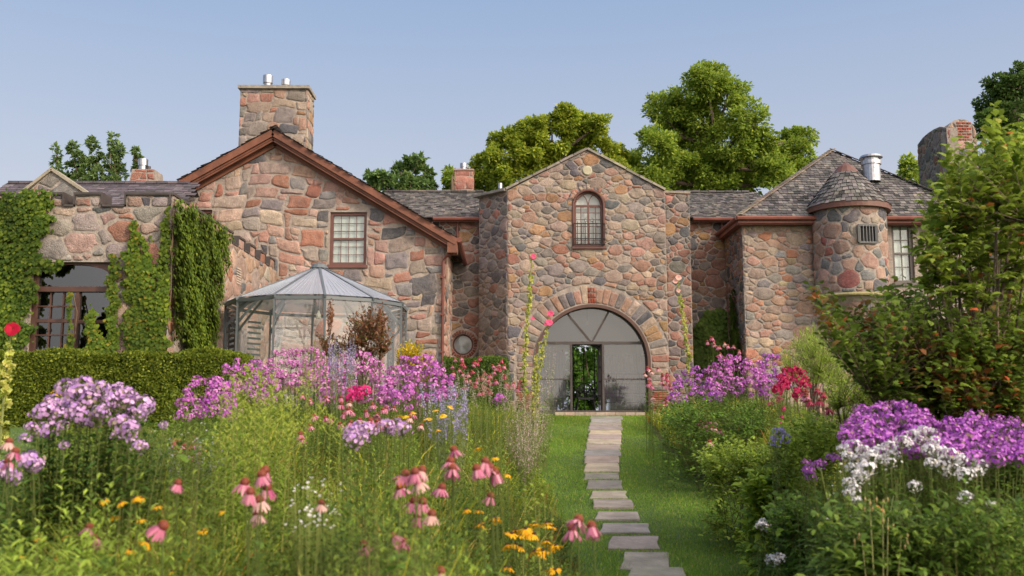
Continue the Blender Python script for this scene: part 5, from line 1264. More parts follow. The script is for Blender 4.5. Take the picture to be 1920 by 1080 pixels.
def stem_mesh(seed, leaves=8, L=.09, W=.026, pal=None, rad=.0028, col=(.065, .09, .025)):
    rs = np.random.RandomState(seed); m = MB(); w_ = rs.uniform(-.03, .03, 4)
    m.tube([(0, 0, 0), (w_[0] * .6, w_[1] * .6, .35), (w_[0], w_[1], .7), (0, 0, 1)], [rad * 1.3, rad * 1.1, rad, rad * .9], 5, col=col)
    if leaves:
        z = rs.uniform(.08, .8, leaves); a = rs.uniform(0, 2 * PI, leaves); D = np.stack([np.cos(a), np.sin(a), np.full(leaves, .45)], 1)
        P = np.stack([np.zeros(leaves), np.zeros(leaves), z], 1); m.bulk(leaf6(P, D, np.tile([0, 0, 1.0], (leaves, 1)), L * rs.uniform(.7, 1.3, leaves), W, .3), LP6, cvar(leaves, pal or [(1, (.07, .12, .02))], rs, .2))
    return m.mesh('stem', LEAF)
STEMS = [stem_mesh(90 + k, 16, .10, .028, rad=.003) for k in range(4)]; THIN = [stem_mesh(95 + k, 4, .07, .012, rad=.0022) for k in range(3)]
def daisy(name, cat, label, group, u, v, w_px, nat, petals, cones, stems, rg, Y=None, tilt=.25, cap=None):
    """flower whose head is seen at (u,v) and w_px wide; nat = natural width in metres"""
    s = rg.uniform(.84, 1.0)
    if Y is None:
        Y = nat * s * 1.12 * F / w_px
        if cap and Y > cap: s *= cap / Y; Y = cap * rg.uniform(.95, 1.03)
    p = at(u, v, Y); lean = rg.uniform(-.06, .06), rg.uniform(-.05, .08); b = Vector((p.x + lean[0], p.y + lean[1], gz(p.x, p.y) - .02))
    t = thing(name, label, cat, b, group); d = p - b; L = d.length
    q = d.to_track_quat('Z', 'Y').to_euler(); use('stem', rg.choice(stems), t, (0, 0, 0), q, (1, 1, L))
    r = (rg.uniform(-tilt, tilt), rg.uniform(-tilt, tilt), rg.uniform(0, 6.3)); c = use('cone', rg.choice(cones), t, d, r, s); o = use('petals', rg.choice(petals), t, d, r, s)
    return t
rg = random.Random(99)
def Z2(x, y): return 560 + x / 2.455, 640 + y / 2.455
def Z1(x, y): return x / 2.455, 640 + y / 2.455
CG = 'pink coneflowers in the garden beds'
ORD = ['leftmost'] + [w_ + ' from left,' for w_ in 'second third fourth fifth sixth seventh eighth ninth tenth eleventh twelfth thirteenth fourteenth fifteenth sixteenth seventeenth eighteenth nineteenth twentieth'.split()]
def ordl(label, pts, i):
    n = len(pts)
    if n == 1 or n > 20: return label
    k = sorted(range(n), key=lambda j: pts[j][0]).index(i)
    return ('rightmost' if k == n - 1 else ORD[k]) + ' ' + label
def cones(label, pts, w_px, group=CG, pet=CONEP, **k):
    k.setdefault('cap', 4.0)
    for i, q in enumerate(pts):
        x, y = q[:2]; daisy('coneflower', 'coneflower', ordl(label, pts, i), group, x, y, q[2] if len(q) > 2 else w_px, .075, pet, CONEC, STEMS, rg, **k)
cones('coneflower of the cluster round the orange butterfly', [Z2(*p) for p in ((565, 600), (535, 608), (490, 618), (553, 652), (530, 742), (570, 745), (549, 810), (612, 803), (470, 680))], 37)
cones('pink coneflower standing topmost above the centre foreground coneflowers', [Z2(716, 505)], 30)
cones('drooping coneflower in the group right of the butterfly', [Z2(*p) for p in ((698, 560), (708, 592), (820, 592), (857, 560), (880, 585), (905, 612))], 36)
cones('single deep pink coneflower just right of the butterfly cluster', [Z2(657, 680)], 36, pet=CONEP[:2])
cones('single small coneflower below the right hand coneflower group', [Z2(882, 717)], 30)
cones('single pale coneflower in green leaves left of the butterfly cluster', [Z2(105, 750)], 30)
cones('dark faded coneflower low at the bottom centre', [Z2(*p) for p in ((440, 903), (300, 937), (485, 928))], 33, tilt=.6)
cones('pale coneflower leaning over the lawn beside yellow daisies', [Z2(*p) for p in ((1285, 828), (1350, 858), (1260, 872))], 40, tilt=.5)
cones('coneflower cut by the bottom edge of the photo', [Z2(655, 1068)], 40)
cones('mauve coneflower at the far left edge', [Z1(*p) for p in ((40, 468), (70, 512), (35, 560))], 30)
cones('coneflower in the tall pale cluster above white fleabane', [Z1(*p) for p in ((1125, 657), (1205, 622), (1220, 602), (1230, 682), (1150, 702), (1195, 738), (1185, 802))], 38)
cones('faded coneflower alone in front of the lilac phlox foliage', [Z1(818, 657)], 28)
cones('large pink coneflower tipped sideways in the left foreground grass', [Z1(745, 857)], 44, tilt=.8)
cones('faded coneflower in the low group at bottom left', [Z1(*p) for p in ((410, 862), (440, 914), (395, 1008))], 32, tilt=.5)
BUT = at(*Z2(480, 655), 3.72)
bt = thing('butterfly', 'orange butterfly with dark wing edges perched on a pink coneflower', 'butterfly', BUT)
m = MB()
for sx in (-1, 1):
    for (a, b, c, d) in (((0, 0, 0), (.006, -.004, .020), (.030, -.012, .032), (.024, -.006, .004)), ((0, 0, 0), (.022, -.005, .002), (.020, -.004, -.018), (.006, 0, -.014))):
        V = [Vector((q[0] * sx * .8, q[1], q[2])) + BUT for q in (a, b, c, d)]; m.add(V, [(0, 1, 2, 3)], (.62, .20, .02)); 
        for i, j in ((1, 2), (2, 3)): m.tube([V[i], V[j]], .0016, 4, col=(.02, .012, .01))
m.build('wings', STEM, bt); m = MB(); m.tube([BUT + Vector((0, -.001, -.012)), BUT + Vector((0, -.003, .004)), BUT + Vector((0, -.003, .014))], [.0015, .003, .002], 6, col=(.02, .015, .01)); m.build('body', STEM, bt)
# coneflower drifts farther back
def scatter(region, n, seed, ymin, ymax):
    """points (u,v,Y) inside a pixel outline, depth growing upwards in the picture"""
    rs = random.Random(seed); out = []; P = np.array(region); a, b = P.min(0), P.max(0)
    while len(out) < n:
        u, v = rs.uniform(a[0], b[0]), rs.uniform(a[1], b[1])
        if inpoly(np.array([u]), np.array([v]), region)[0]:
            f = (b[1] - v) / (b[1] - a[1]); out.append((u, v, ymin + (ymax - ymin) * min(1, max(0, f + rs.uniform(-.15, .15)))))
    return out
def drift(label, region, n, seed, ymin, ymax, pet=CONEP, con=CONEC, name='coneflower', cat='coneflower', group=CG, stems=STEMS, sc_=1.0):
    r2 = random.Random(seed)
    pp = scatter(region, n, seed, ymin, ymax)
    for i, (u, v, Y) in enumerate(pp):
        t = daisy(name, cat, ordl(label, pp, i), group, u, v, 10, .075, pet, con, stems, r2, Y=Y, tilt=.35)
        if sc_ != 1:
            for o in t.children:
                if o.name.split('.')[0] != 'stem': o.scale = (sc_,) * 3
CRIM = [ray_mesh(13, .046, .0125, dr, [(2, (.45, .05, .10)), (1, (.55, .12, .18))], 160 + k, .004, .012) for k, dr in enumerate((.7, 1.0))]
drift('small coneflower of the drift between the magenta phlox and the lilac pair', [(612, 742), (700, 745), (800, 775), (790, 800), (690, 805), (620, 795)], 30, 1, 7.5, 9.5)
drift('tiny red pink coneflower in the drift left of the hollyhock stems', [(850, 672), (960, 668), (985, 720), (960, 745), (880, 735), (845, 700)], 62, 2, 15, 21, pet=CRIM + CONEP[:2], sc_=1.35)
drift('pink coneflower in the low patch behind the lilac phlox', [(318, 825), (370, 822), (385, 850), (330, 862)], 16, 3, 7, 8, pet=CONEP[:2] + CRIM, sc_=1.2)
drift('coneflower at the front of the right bed beside the doorway', [(1205, 690), (1240, 685), (1265, 715), (1255, 760), (1215, 745)], 24, 4, 17, 20, pet=CRIM + CONEP, sc_=1.5)
drift('tall coneflower against the dark ivy', [(1322, 630), (1370, 640), (1400, 665), (1360, 690), (1330, 670)], 16, 5, 18, 20, pet=CRIM + CONEP, sc_=1.4)
drift('pink coneflower low before the right purple phlox', [(1265, 780), (1330, 775), (1360, 800), (1330, 840), (1280, 810)], 12, 6, 13, 16, pet=CONEP, sc_=1.4)
drift('reddish coneflower right of the crimson phlox', [(1500, 735), (1590, 725), (1600, 765), (1520, 775)], 14, 7, 9, 11, pet=CRIM + CONEP[:1], sc_=1.2)
drift('pale coneflower among the tall stems left of centre', [(545, 740), (640, 740), (640, 800), (560, 830)], 10, 8, 7, 9)
# yellow daisies
YG = 'yellow daisies in the garden beds'
def yel(label, pts, w_px, pet=RUDP, con=RUDC, name='black_eyed_susan', cat='daisy', tilt=.5, nat=.062, cap=None):
    for i, q in enumerate(pts): daisy(name, cat, ordl(label, pts, i), YG, q[0], q[1], w_px, nat, pet, con, THIN, rg, tilt=tilt, cap=cap)
yel('black-eyed yellow daisy of the dense clump beside the lawn', [Z2(*p) for p in ((1085, 842), (1140, 838), (1160, 850), (1000, 872), (1060, 882), (1015, 892), (1082, 888), (980, 885), (1140, 920), (960, 937), (1000, 935), (1122, 962), (1090, 968), (1165, 938), (1045, 862), (1120, 975), (1185, 942), (1020, 945))], 25)
yel('black-eyed daisy at the bottom edge below the dense clump', [Z2(*p) for p in ((970, 1042), (1150, 1058), (1180, 1050), (930, 1072), (952, 1040))], 23)
yel('small yellow daisy near the single deep pink coneflower', [Z2(*p) for p in ((900, 812), (830, 840), (770, 775), (830, 778), (910, 820), (845, 848))], 20, cap=4.2)
yel('yellow daisy on a thin stem above the right coneflower group', [Z2(*p) for p in ((905, 533), (903, 577), (965, 612), (822, 490))], 16, cap=4.8)
yel('golden daisy in the left foreground grass', [Z1(*p) for p in ((555, 742), (620, 720), (650, 720), (725, 757), (530, 810), (650, 818), (100, 985), (372, 1038), (525, 978), (480, 730), (300, 900), (250, 1000), (180, 905), (860, 990), (930, 870), (460, 1045), (600, 960), (60, 1040), (790, 1060))], 18, cap=3.9)
yel('spidery orange yellow daisy with long petals near the bottom left', [Z1(678, 925)], 30, cap=3.7)
yel('bright yellow flower beside the lavender spikes', [Z2(*p) for p in ((630, 322), (700, 302), (665, 342), (580, 366), (640, 412), (525, 330), (465, 348), (600, 360), (490, 350))], 17, YELP, YELC, 'yellow_daisy')
yel('single round yellow flower left of centre in the foreground', [Z1(1018, 789)], 20, YELP, YELC, 'yellow_daisy', cap=3.9)
yel('tiny yellow flower low in the right bed', [(1458, 755), (1450, 768), (1557, 724), (1245, 760), (1255, 768), (1262, 775), (1247, 775)], 8, YELP, YELC, 'yellow_daisy')
yel('orange daisy atop the lilac phlox', [(98, 734), (107, 730), (114, 735), (103, 738), (88, 747)], 15)

# ------------------------------------------------------------------ phlox clumps
LG = [(3, (.06, .11, .018)), (2, (.09, .15, .022)), (1, (.04, .075, .014))]
LGy = [(3, (.10, .15, .02)), (2, (.13, .18, .03)), (1, (.06, .10, .018))]
def heads3(pal, seed, **k): return [phlox_head(pal, seed + i, **k) for i in range(3)]
H_LIL = heads3([(3, (.58, .34, .61)), (2, (.68, .46, .68)), (1, (.44, .24, .58)), (.5, (.34, .26, .2))], 200)
H_PUR = heads3([(3, (.53, .14, .48)), (2, (.64, .25, .57)), (1, (.36, .08, .42)), (.4, (.22, .14, .10))], 210, nf=30, fr=.016)
H_PINK = heads3([(3, (.60, .20, .48)), (2, (.70, .34, .58)), (1, (.46, .12, .40)), (.4, (.26, .16, .10))], 220, nf=30, fr=.016)
H_MAG = heads3([(3, (.62, .03, .20)), (1, (.5, .02, .12))], 230, nf=22, fr=.019)
H_CRIM = heads3([(3, (.42, .015, .075)), (1, (.52, .03, .13))], 240, nf=22, fr=.02)
H_VIO = heads3([(3, (.46, .12, .54)), (2, (.60, .22, .62)), (1, (.32, .07, .46)), (.3, (.25, .16, .12))], 250, nf=40)
H_WHT = heads3([(3, (.78, .76, .78)), (1, (.66, .62, .66)), (.25, (.5, .42, .3))], 260, nf=46)
H_BLUE = heads3([(3, (.36, .30, .62)), (1, (.45, .40, .70))], 270, nf=26)
def phlox(label, pts, heads, Y, size=1.0, extra=20, leaf=LG, L=.085, W=.02, group='phlox plants in flower', name='phlox_plant', cat='phlox', seed=1, jy=.35, nl=26, low=.2, spread=.5, fill=None):
    """pts: (u,v[,scale]) of the flower heads"""
    rs = np.random.RandomState(seed); r2 = random.Random(seed)
    ucen = sum(p[0] for p in pts) / len(pts); vc = sum(p[1] for p in pts) / len(pts); c = at(ucen, vc, Y); b = Vector((c.x, c.y, gz(c.x, c.y)))
    t = thing(name, label, cat, b, group); m = MB(); tips = []
    vmin, vmax = min(p[1] for p in pts), max(p[1] for p in pts)
    for i, q in enumerate(pts):
        f = (vmax - q[1]) / max(20, vmax - vmin); y = Y + (f - .5) * 2 * jy + r2.uniform(-.1, .1); p = at(q[0], q[1], y); s = (q[2] if len(q) > 2 else 1) * size * r2.uniform(.68, 1.18)
        use('flower_head', r2.choice(heads), t, p - b, (r2.uniform(-.35, .35), r2.uniform(-.3, .3), r2.uniform(0, 6.3)), s); tips.append((p, s))
    allst = [(p + Vector((0, 0, -.05 * s)), True) for p, s in tips]
    for _ in range(extra):
        p, s = r2.choice(tips); allst.append((p + Vector((r2.uniform(-.12, .12), r2.uniform(-.2, .3), -r2.uniform(.06, .22))), False))
    for p, fl in allst:
        g = Vector((b.x + (p.x - b.x) * spread + r2.uniform(-.04, .04), b.y + (p.y - b.y) * spread + r2.uniform(-.06, .06), 0)); g.z = gz(g.x, g.y)
        mid_ = g.lerp(p, .55) + Vector(((p.x - g.x) * .12, 0, .02)); m.tube([g, mid_, p], [.004, .0035, .0025], 4, col=(.10, .12, .04))
        f = np.linspace(low, .95, nl // 2).repeat(2); P = np.where(f[:, None] < .55, np.array(g) + (np.array(mid_) - np.array(g)) * (f[:, None] / .55), np.array(mid_) + (np.array(p) - np.array(mid_)) * ((f[:, None] - .55) / .45))
        a = np.arange(nl // 2).repeat(2) * 1.57 + np.tile([0, PI], nl // 2) + rs.uniform(-.4, .4, len(f)); D = np.stack([np.cos(a), np.sin(a), .35 + rs.uniform(-.2, .3, len(f))], 1)
        Ls = L * rs.uniform(.7, 1.15, len(f)) * (1.1 - .35 * f); m.bulk(leaf6(P, D, np.tile([0, 0, 1.0], (len(f), 1)), Ls, W, .3), LP6, cvar(len(f), leaf, rs, .2))
    m.build('foliage', LEAF, t); return t
def dome(u0, u1, v0, v1, n, seed, sag=.35, r=(0, 1)):
    """heads inside a flattened dome: v0 top, v1 bottom"""
    rs = random.Random(seed); out = []; k = 0
    while len(out) < n and k < n * 60:
        k += 1
        x = rs.uniform(-1, 1); f = rs.random() ** 1.2; top = 1 - (1 - abs(x) ** 2.2) ** .5 if abs(x) < 1 else 1
        v = v0 + (v1 - v0) * min(1, top * sag * 2 + f * (1 - top * sag)); u = (u0 + u1) / 2 + (u1 - u0) / 2 * x
        if all((u - a[0]) ** 2 + (1.5 * (v - a[1])) ** 2 > (.33 * (u1 - u0) / math.sqrt(n) * 1.7) ** 2 for a in out): out.append((u, v))
    return out
near = [(125, 728), (158, 722), (190, 728), (215, 740), (240, 738), (100, 752), (132, 756), (168, 752), (200, 765), (232, 758), (80, 775), (112, 778), (150, 782), (182, 786), (118, 798, .7), (268, 758), (262, 778, .8), (245, 772, .8), (60, 802), (78, 812), (94, 806), (48, 822, .8), (160, 793, .7), (228, 795), (242, 806), (220, 815, .7), (262, 838, .9), (250, 828, .8), (58, 866), (62, 872, .7), (120, 835, .6), (307, 797, .65),
        (10, 884), (16, 894), (3, 876), (174, 735), (146, 738), (206, 752), (222, 728, .8), (92, 766, .8), (143, 768), (190, 772, .8), (248, 750, .7), (270, 768, .7)]
phlox('large lilac phlox plant in full flower at the left before the hedge', near, H_LIL, 4.7, .82, 60, leaf=[(3, (.035, .075, .014)), (2, (.055, .10, .018)), (1, (.09, .13, .02))], L=.115, W=.024, seed=2, nl=40, jy=.3, spread=.62)
phlox('two pale lilac phlox heads rising alone above the centre foreground', [(658, 812, 1), (672, 803, .9), (690, 808, 1), (664, 826, 1), (682, 822, .8), (725, 800, .9), (742, 795, .9), (755, 806, .9), (735, 808, .7)], H_LIL, 5.2, .78, 8, seed=3, jy=.08, leaf=LGy)
phlox('low spreading magenta purple phlox beside the hedge, leftmost of the big drift', dome(330, 450, 706, 782, 44, 4, .7), H_PUR, 10.5, 1.0, 26, seed=4, jy=.6)
phlox('magenta purple phlox in the drift before the gazebo, second clump from the left', dome(400, 520, 672, 752, 50, 5, .5), H_PUR, 12.5, 1.05, 26, seed=5, jy=.7)
phlox('tall pink purple phlox under the gazebo, third clump of the big drift', dome(495, 620, 655, 725, 54, 6, .25), H_PINK, 13.5, 1.1, 26, seed=6, jy=.7)
phlox('bright pink purple phlox before the copper shrub, fourth clump of the drift', dome(600, 735, 664, 752, 64, 7, .3), H_PINK, 12.5, 1.1, 26, seed=7, jy=.7)
phlox('pink purple phlox below the yellow bush, right end of the big drift', dome(715, 850, 668, 748, 60, 8, .45), H_PUR, 12.5, 1.1, 24, seed=8, jy=.7)
phlox('small patch of purple phlox below the big drift, left of the lavender', dome(680, 800, 742, 765, 12, 88, .3), H_PUR, 11, .8, 10, seed=88, jy=.3)
phlox('vivid magenta red phlox in the middle of the left bed', dome(652, 694, 726, 748, 9, 9, .5), H_MAG, 10, .95, 8, seed=9, jy=.15)
phlox('small pink phlox by the lavender spikes near the path', dome(925, 945, 738, 750, 3, 10), H_PUR, 10, .7, 4, seed=10, jy=.1)
phlox('purple phlox nearest the doorway at the left end of the right bed', dome(1255, 1350, 690, 752, 36, 11, .5), H_VIO, 16.5, 1.1, 22, seed=11, jy=.8)
phlox('broad purple pink phlox before the wing corner in the right bed', dome(1325, 1440, 668, 742, 60, 12, .35), H_PUR, 17, 1.25, 26, seed=12, jy=.8)
phlox('tallest violet phlox against the wing wall beside the crimson phlox', dome(1415, 1480, 660, 725, 34, 13, .4), H_VIO, 17.5, 1.2, 20, seed=13, jy=.6)
phlox('crimson phlox clump in the right bed against green stems', dome(1455, 1516, 690, 732, 20, 14, .4) + [(1495, 740), (1505, 738)], H_CRIM, 12, 1.0, 16, seed=14, jy=.4)
phlox('pink red phlox tufts below the crimson clump', dome(1435, 1470, 738, 795, 7, 15), H_MAG, 12, .6, 8, seed=15, jy=.3)
phlox('deep violet phlox behind the white phlox, left clump', dome(1585, 1755, 758, 850, 74, 16, .35), H_VIO, 5.7, .78, 36, seed=16, jy=.4)
phlox('deep violet phlox behind the white phlox, right clump at the photo edge', dome(1750, 1935, 778, 862, 70, 17, .3), H_VIO, 5.5, .78, 36, seed=17, jy=.4)
phlox('pink violet phlox sprigs left of the white phlox', [(1515, 882, .8), (1528, 872, .7), (1520, 893, .8), (1540, 870, .7), (1558, 858, .8), (1570, 862, .7), (1512, 868, .6)], H_VIO, 5.6, .7, 12, seed=18, jy=.1)
w1 = [(1600, 838), (1618, 848), (1590, 855), (1612, 865), (1598, 880), (1625, 878), (1610, 898), (1592, 905), (1600, 920), (1635, 855), (1580, 842), (1605, 890, .8), (1622, 892, .8), (1588, 925, .6), (1606, 938, .6)]
w2 = [(1650, 848), (1668, 838), (1690, 828), (1712, 815), (1730, 808), (1745, 812), (1700, 832), (1675, 852), (1655, 862, .8), (1725, 825, .9), (1750, 828, .8), (1740, 842, .8), (1760, 848), (1780, 855), (1800, 862), (1822, 868), (1840, 875), (1745, 868), (1765, 872), (1790, 880), (1810, 890), (1830, 885), (1758, 856), (1715, 912, .8), (1810, 932, .7), (1858, 945, .6), (1670, 868, .7), (1775, 890, .8)]
phlox('white phlox plant, left one of the pair, before the violet phlox', w1, H_WHT, 4.9, .70, 34, seed=19, jy=.15, nl=30)
phlox('white phlox plant, right one of the pair, arching over the front of the right bed', w2, H_WHT, 5.0, .70, 70, seed=20, jy=.2, nl=30, spread=.8)
phlox('blue lilac phlox sprig in the middle of the right bed', [(1460, 808, 1), (1475, 822, .9), (1455, 830, 1), (1470, 812, .7), (1450, 820, .7)], H_BLUE, 8, .8, 8, seed=21, jy=.1)
phlox('white pink phlox sprig low at the edge of the right lawn', [(1430, 978, .9), (1436, 988, .8), (1426, 985, .7)], H_WHT, 7.2, .75, 6, seed=22, jy=.05)
phlox('small white phlox sprig at the bottom edge of the right lawn', [(1448, 1050, .9), (1462, 1046, .9), (1456, 1054, .8)], H_WHT, 6.4, .7, 6, seed=23, jy=.05)
for i, (u, v) in enumerate(((1855, 945), (1918, 870))): pass

# ------------------------------------------------------------------ spiky and shrubby plants
def spikes(name, label, cat, pts, Y, col, leaf, seed, L=.22, n=50, group=None, w_=.006, base_s=.4, lean=.12, leafy=16):
    """upright wands dotted with tiny flowers or leaves from low to tip; pts are the tip pixels"""
    rs = np.random.RandomState(seed); r2 = random.Random(seed); u = sum(p[0] for p in pts) / len(pts); v = sum(p[1] for p in pts) / len(pts); c = at(u, v, Y); b = Vector((c.x, c.y, gz(c.x, c.y)))
    t = thing(name, label, cat, b, group); m = MB(); fl = MB()
    for (uu, vv) in pts:
        p = at(uu, vv, Y + r2.uniform(-.3, .3)); g = Vector((b.x + (p.x - b.x) * base_s, b.y + (p.y - b.y) * base_s + r2.uniform(-.05, .05), 0)); g.z = gz(g.x, g.y)
        m.tube([g, g.lerp(p, .5) + Vector((r2.uniform(-.03, .03), 0, .03)), p], [.004, .003, .0015], 4, col=(.13, .16, .06))
        H = (p - g).length; lo_ = max(.05, 1 - L / H * 1.0) if L < H else .1; f = rs.uniform(lo_, 1, n); P = np.array(g) + (np.array(p) - np.array(g)) * f[:, None]; D = rdir(n, rs, up=.3)
        fl.bulk(leaf4(P + D * .006, D, rdir(n, rs), .022 * (1.3 - .8 * (f - lo_) / (1 - lo_)), .012), LP4, cvar(n, col, rs, .2))
        f = rs.uniform(.15, lo_, leafy); P = np.array(g) + (np.array(p) - np.array(g)) * f[:, None]; D = rdir(leafy, rs, up=.5, flat=.5); m.bulk(leaf6(P, D, np.tile([0, 0, 1.0], (leafy, 1)), .06 * rs.uniform(.7, 1.3, leafy), .012, .25), LP6, cvar(leafy, leaf, rs, .2))
    m.build('foliage', LEAF, t); fl.build('flower_spikes', PETAL, t); return t
def fan(u0, u1, v0, v1, n, seed): r_ = random.Random(seed); return [(r_.uniform(u0, u1), v0 + (v1 - v0) * r_.random() ** 1.3) for _ in range(n)]
SG = 'blue grey lavender coloured sage plants'
GREYL = [(1, (.12, .15, .09))]
spikes('russian_sage', 'hazy lavender blue sage rising behind the phlox below the gazebo', 'sage', fan(615, 670, 628, 690, 34, 1), 11.5, [(1, (.36, .30, .55)), (1, (.46, .40, .62))], GREYL, 301, .35, 40, SG)
spikes('russian_sage', 'lavender blue sage haze in the middle of the left bed right of the phlox drift', 'sage', fan(785, 880, 715, 790, 50, 2), 9, [(1, (.36, .31, .55)), (1, (.46, .41, .62))], GREYL, 302, .22, 34, SG)
spikes('russian_sage', 'faint blue grey sage low behind the lilac phlox plant', 'sage', fan(280, 420, 820, 880, 36, 3), 6.5, [(1, (.36, .34, .48)), (1, (.42, .42, .5))], GREYL, 303, .35, 26, SG)
spikes('speedwell', 'pale dried flower spikes in the drift of tiny coneflowers', 'speedwell', fan(850, 965, 690, 740, 34, 4), 13, [(1, (.45, .34, .32)), (1, (.35, .36, .22))], LGy, 304, .3, 40)
GR_ = 'wispy pale pink gaura plants by the path'
WISP = [(2, (.62, .50, .46)), (1, (.50, .46, .34)), (1, (.65, .40, .44))]
spikes('gaura', 'tall wispy gaura with tiny pale flowers over the left half of the doorway', 'gaura', fan(980, 1045, 640, 760, 36, 5), 17, WISP, LGy, 305, .8, 34, GR_, leafy=26)
spikes('gaura', 'wispy straw coloured gaura spilling onto the left lawn edge', 'gaura', fan(940, 1030, 715, 830, 70, 6), 14.5, WISP, LGy, 306, .8, 46, GR_, leafy=26)
spikes('gaura', 'low pale flowered gaura at the lawn edge below the others', 'gaura', fan(965, 1010, 760, 850, 36, 7), 13.2, WISP, LGy, 307, .7, 40, GR_, leafy=26)
# goldenrod: tall leafy stems
def goldenrod(label, pts, Y, seed, pal, L=.12, W=.015, nl=110, group='tall leafy goldenrod stems', name='goldenrod', cat='goldenrod', plume=True, spread=.6):
    rs = np.random.RandomState(seed); r2 = random.Random(seed); u = sum(p[0] for p in pts) / len(pts); v = sum(p[1] for p in pts) / len(pts); c = at(u, v, Y); b = Vector((c.x, c.y, gz(c.x, c.y)))
    t = thing(name, label, cat, b, group); m = MB(); pm = MB()
    for uu, vv in pts:
        p = at(uu, vv, Y + r2.uniform(-.35, .35)); g = Vector((b.x + (p.x - b.x) * spread, b.y + (p.y - b.y) * spread, 0)); g.z = gz(g.x, g.y); m.tube([g, g.lerp(p, .5) + Vector((r2.uniform(-.04, .04), 0, 0)), p], [.006, .005, .002], 5, col=(.16, .17, .05))
        f = np.linspace(.08, 1, nl); P = np.array(g) + (np.array(p) - np.array(g)) * f[:, None]; a = np.arange(nl) * 2.4 + rs.uniform(-.3, .3, nl); D = np.stack([np.cos(a), np.sin(a), .35 + .7 * f ** 2], 1)
        Ls = L * rs.uniform(.75, 1.2, nl) * np.clip(1.35 - f, .4, 1); m.bulk(leaf6(P, D, np.tile([0, 0, 1.0], (nl, 1)), Ls, W, .3), LP6, cvar(nl, pal, rs, .2))
        if plume:
            for k in range(9):
                a = k * 2.4; q = p + Vector((0, 0, -.018 * k)); e = q + Vector((math.cos(a), math.sin(a), .8)).normalized() * (.03 + .012 * k); pm.tube([q, e], .0015, 3, col=(.2, .24, .06))
                n = 14; ff = rs.uniform(.1, 1, n); PP = np.array(q) + (np.array(e) - np.array(q)) * ff[:, None]; pm.bulk(leaf4(PP, rdir(n, rs, up=.6), rdir(n, rs), .016, .005), LP4, cvar(n, [(1, (.22, .28, .05)), (1, (.28, .30, .05))], rs, .2))
    m.build('foliage', LEAF, t)
    if plume: pm.build('buds', LEAF, t)
GY = [(3, (.15, .205, .03)), (2, (.19, .245, .04)), (1, (.10, .155, .02))]
goldenrod('tall yellow green goldenrod stems in front of the purple phlox, left of centre', [(437, 710), (465, 690), (488, 700), (510, 705), (530, 740), (452, 760), (415, 745), (478, 745), (500, 750), (545, 760)], 5.4, 401, GY)
goldenrod('front row of tall leafy goldenrod stems, just left of the pale coneflower cluster', [(425, 790), (447, 740), (470, 765), (495, 775), (520, 770), (540, 800), (405, 820), (510, 730), (460, 820)], 4.7, 411, GY, L=.13, W=.017, nl=120)
goldenrod('slender pale goldenrod stems between the left goldenrod and the lilac pair', [(560, 730), (580, 700), (600, 760), (620, 780), (575, 780), (640, 800), (548, 790)], 6, 402, GY, L=.07)
goldenrod('feathery green willow leaved stems rising beside the sage under the gazebo', [(578, 650), (590, 640), (600, 655), (612, 668), (570, 668)], 9.5, 403, GY, L=.12, W=.008, nl=150, plume=False)
goldenrod('dark leaved aster stems in the gap right of the lilac phlox', [(310, 815), (380, 830), (365, 850), (330, 860), (400, 850), (290, 850), (420, 870)], 5.2, 404, [(1, (.05, .085, .02)), (1, (.08, .12, .03))], L=.05, plume=False)
goldenrod('broad leafed loosestrife stem leaning over the left lawn edge', [(1000, 905), (1020, 925), (1035, 950), (985, 915), (1010, 940)], 5.2, 405, GY, L=.10, W=.02, nl=50, plume=False)
# hollyhocks
HB = [ray_mesh(6, .045, .05, -.35, pal, 500 + k, 0, .004) for k, pal in enumerate(([(1, (.72, .10, .22))], [(1, (.75, .42, .35))], [(1, (.50, .01, .04))]))]
HC = cone_mesh(.008, .012, (.6, .5, .1), (.7, .6, .2), 509)
def hollyhock(label, line, Y, blooms, seed, size=1.0, pal=LGy):
    rs = np.random.RandomState(seed); r2 = random.Random(seed); P = [at(u, v, Y) for u, v in line]; g = P[0].copy(); g.z = gz(g.x, g.y); t = thing('hollyhock', label, 'hollyhock', g, 'tall hollyhock stems')
    m = MB(); pts = [g] + P; m.tube(pts, [.012] + [.011 - .007 * i / len(P) for i in range(len(P))], 6, col=(.18, .2, .06))
    m.build('stem', STEM, t); m = MB(); bd = MB()
    tot = 0; seg = [(pts[i], pts[i + 1]) for i in range(len(pts) - 1)]
    for a, b in seg:
        n = int((b - a).length / .028)
        for k in range(n):
            p = a.lerp(b, (k + r2.random()) / n); hgt = (p.z - g.z) / (P[-1].z - g.z); an = r2.uniform(0, 6.28); d = Vector((math.cos(an), math.sin(an), .4)).normalized()
            r_ = (.038 if hgt < .9 else .02) * size * r2.uniform(.7, 1.15)
            if hgt > .38: 
                c = p + d * .028 * size; q = rdir(9, rs); bd.bulk(leaf4(np.tile(c, (9, 1)), q, rdir(9, rs), r_ * 1.1, r_ * 1.3), LP4, cvar(9, [(2, (.26, .29, .07)), (1, (.36, .34, .12))], rs, .2))
            if r2.random() < (.35 if hgt < .5 else .12): L = np.array([.13 * (1.1 - hgt) * r2.uniform(.7, 1.3) + .03]); m.bulk(leaf6(np.array([p]), np.array([[d.x, d.y, .1]]), np.array([[0, 0, 1.0]]), L, L * .9, .35), LP6, cvar(1, pal, rs, .2))
    bd.build('buds', LEAF, t); m.build('leaves', LEAF, t)
    for (u, v, k, s) in blooms:
        p = at(u, v, Y - .05); o = use('blossom', HB[k], t, p - g, (R(70) + r2.uniform(-.3, .3), r2.uniform(-.4, .4), 0), s); 
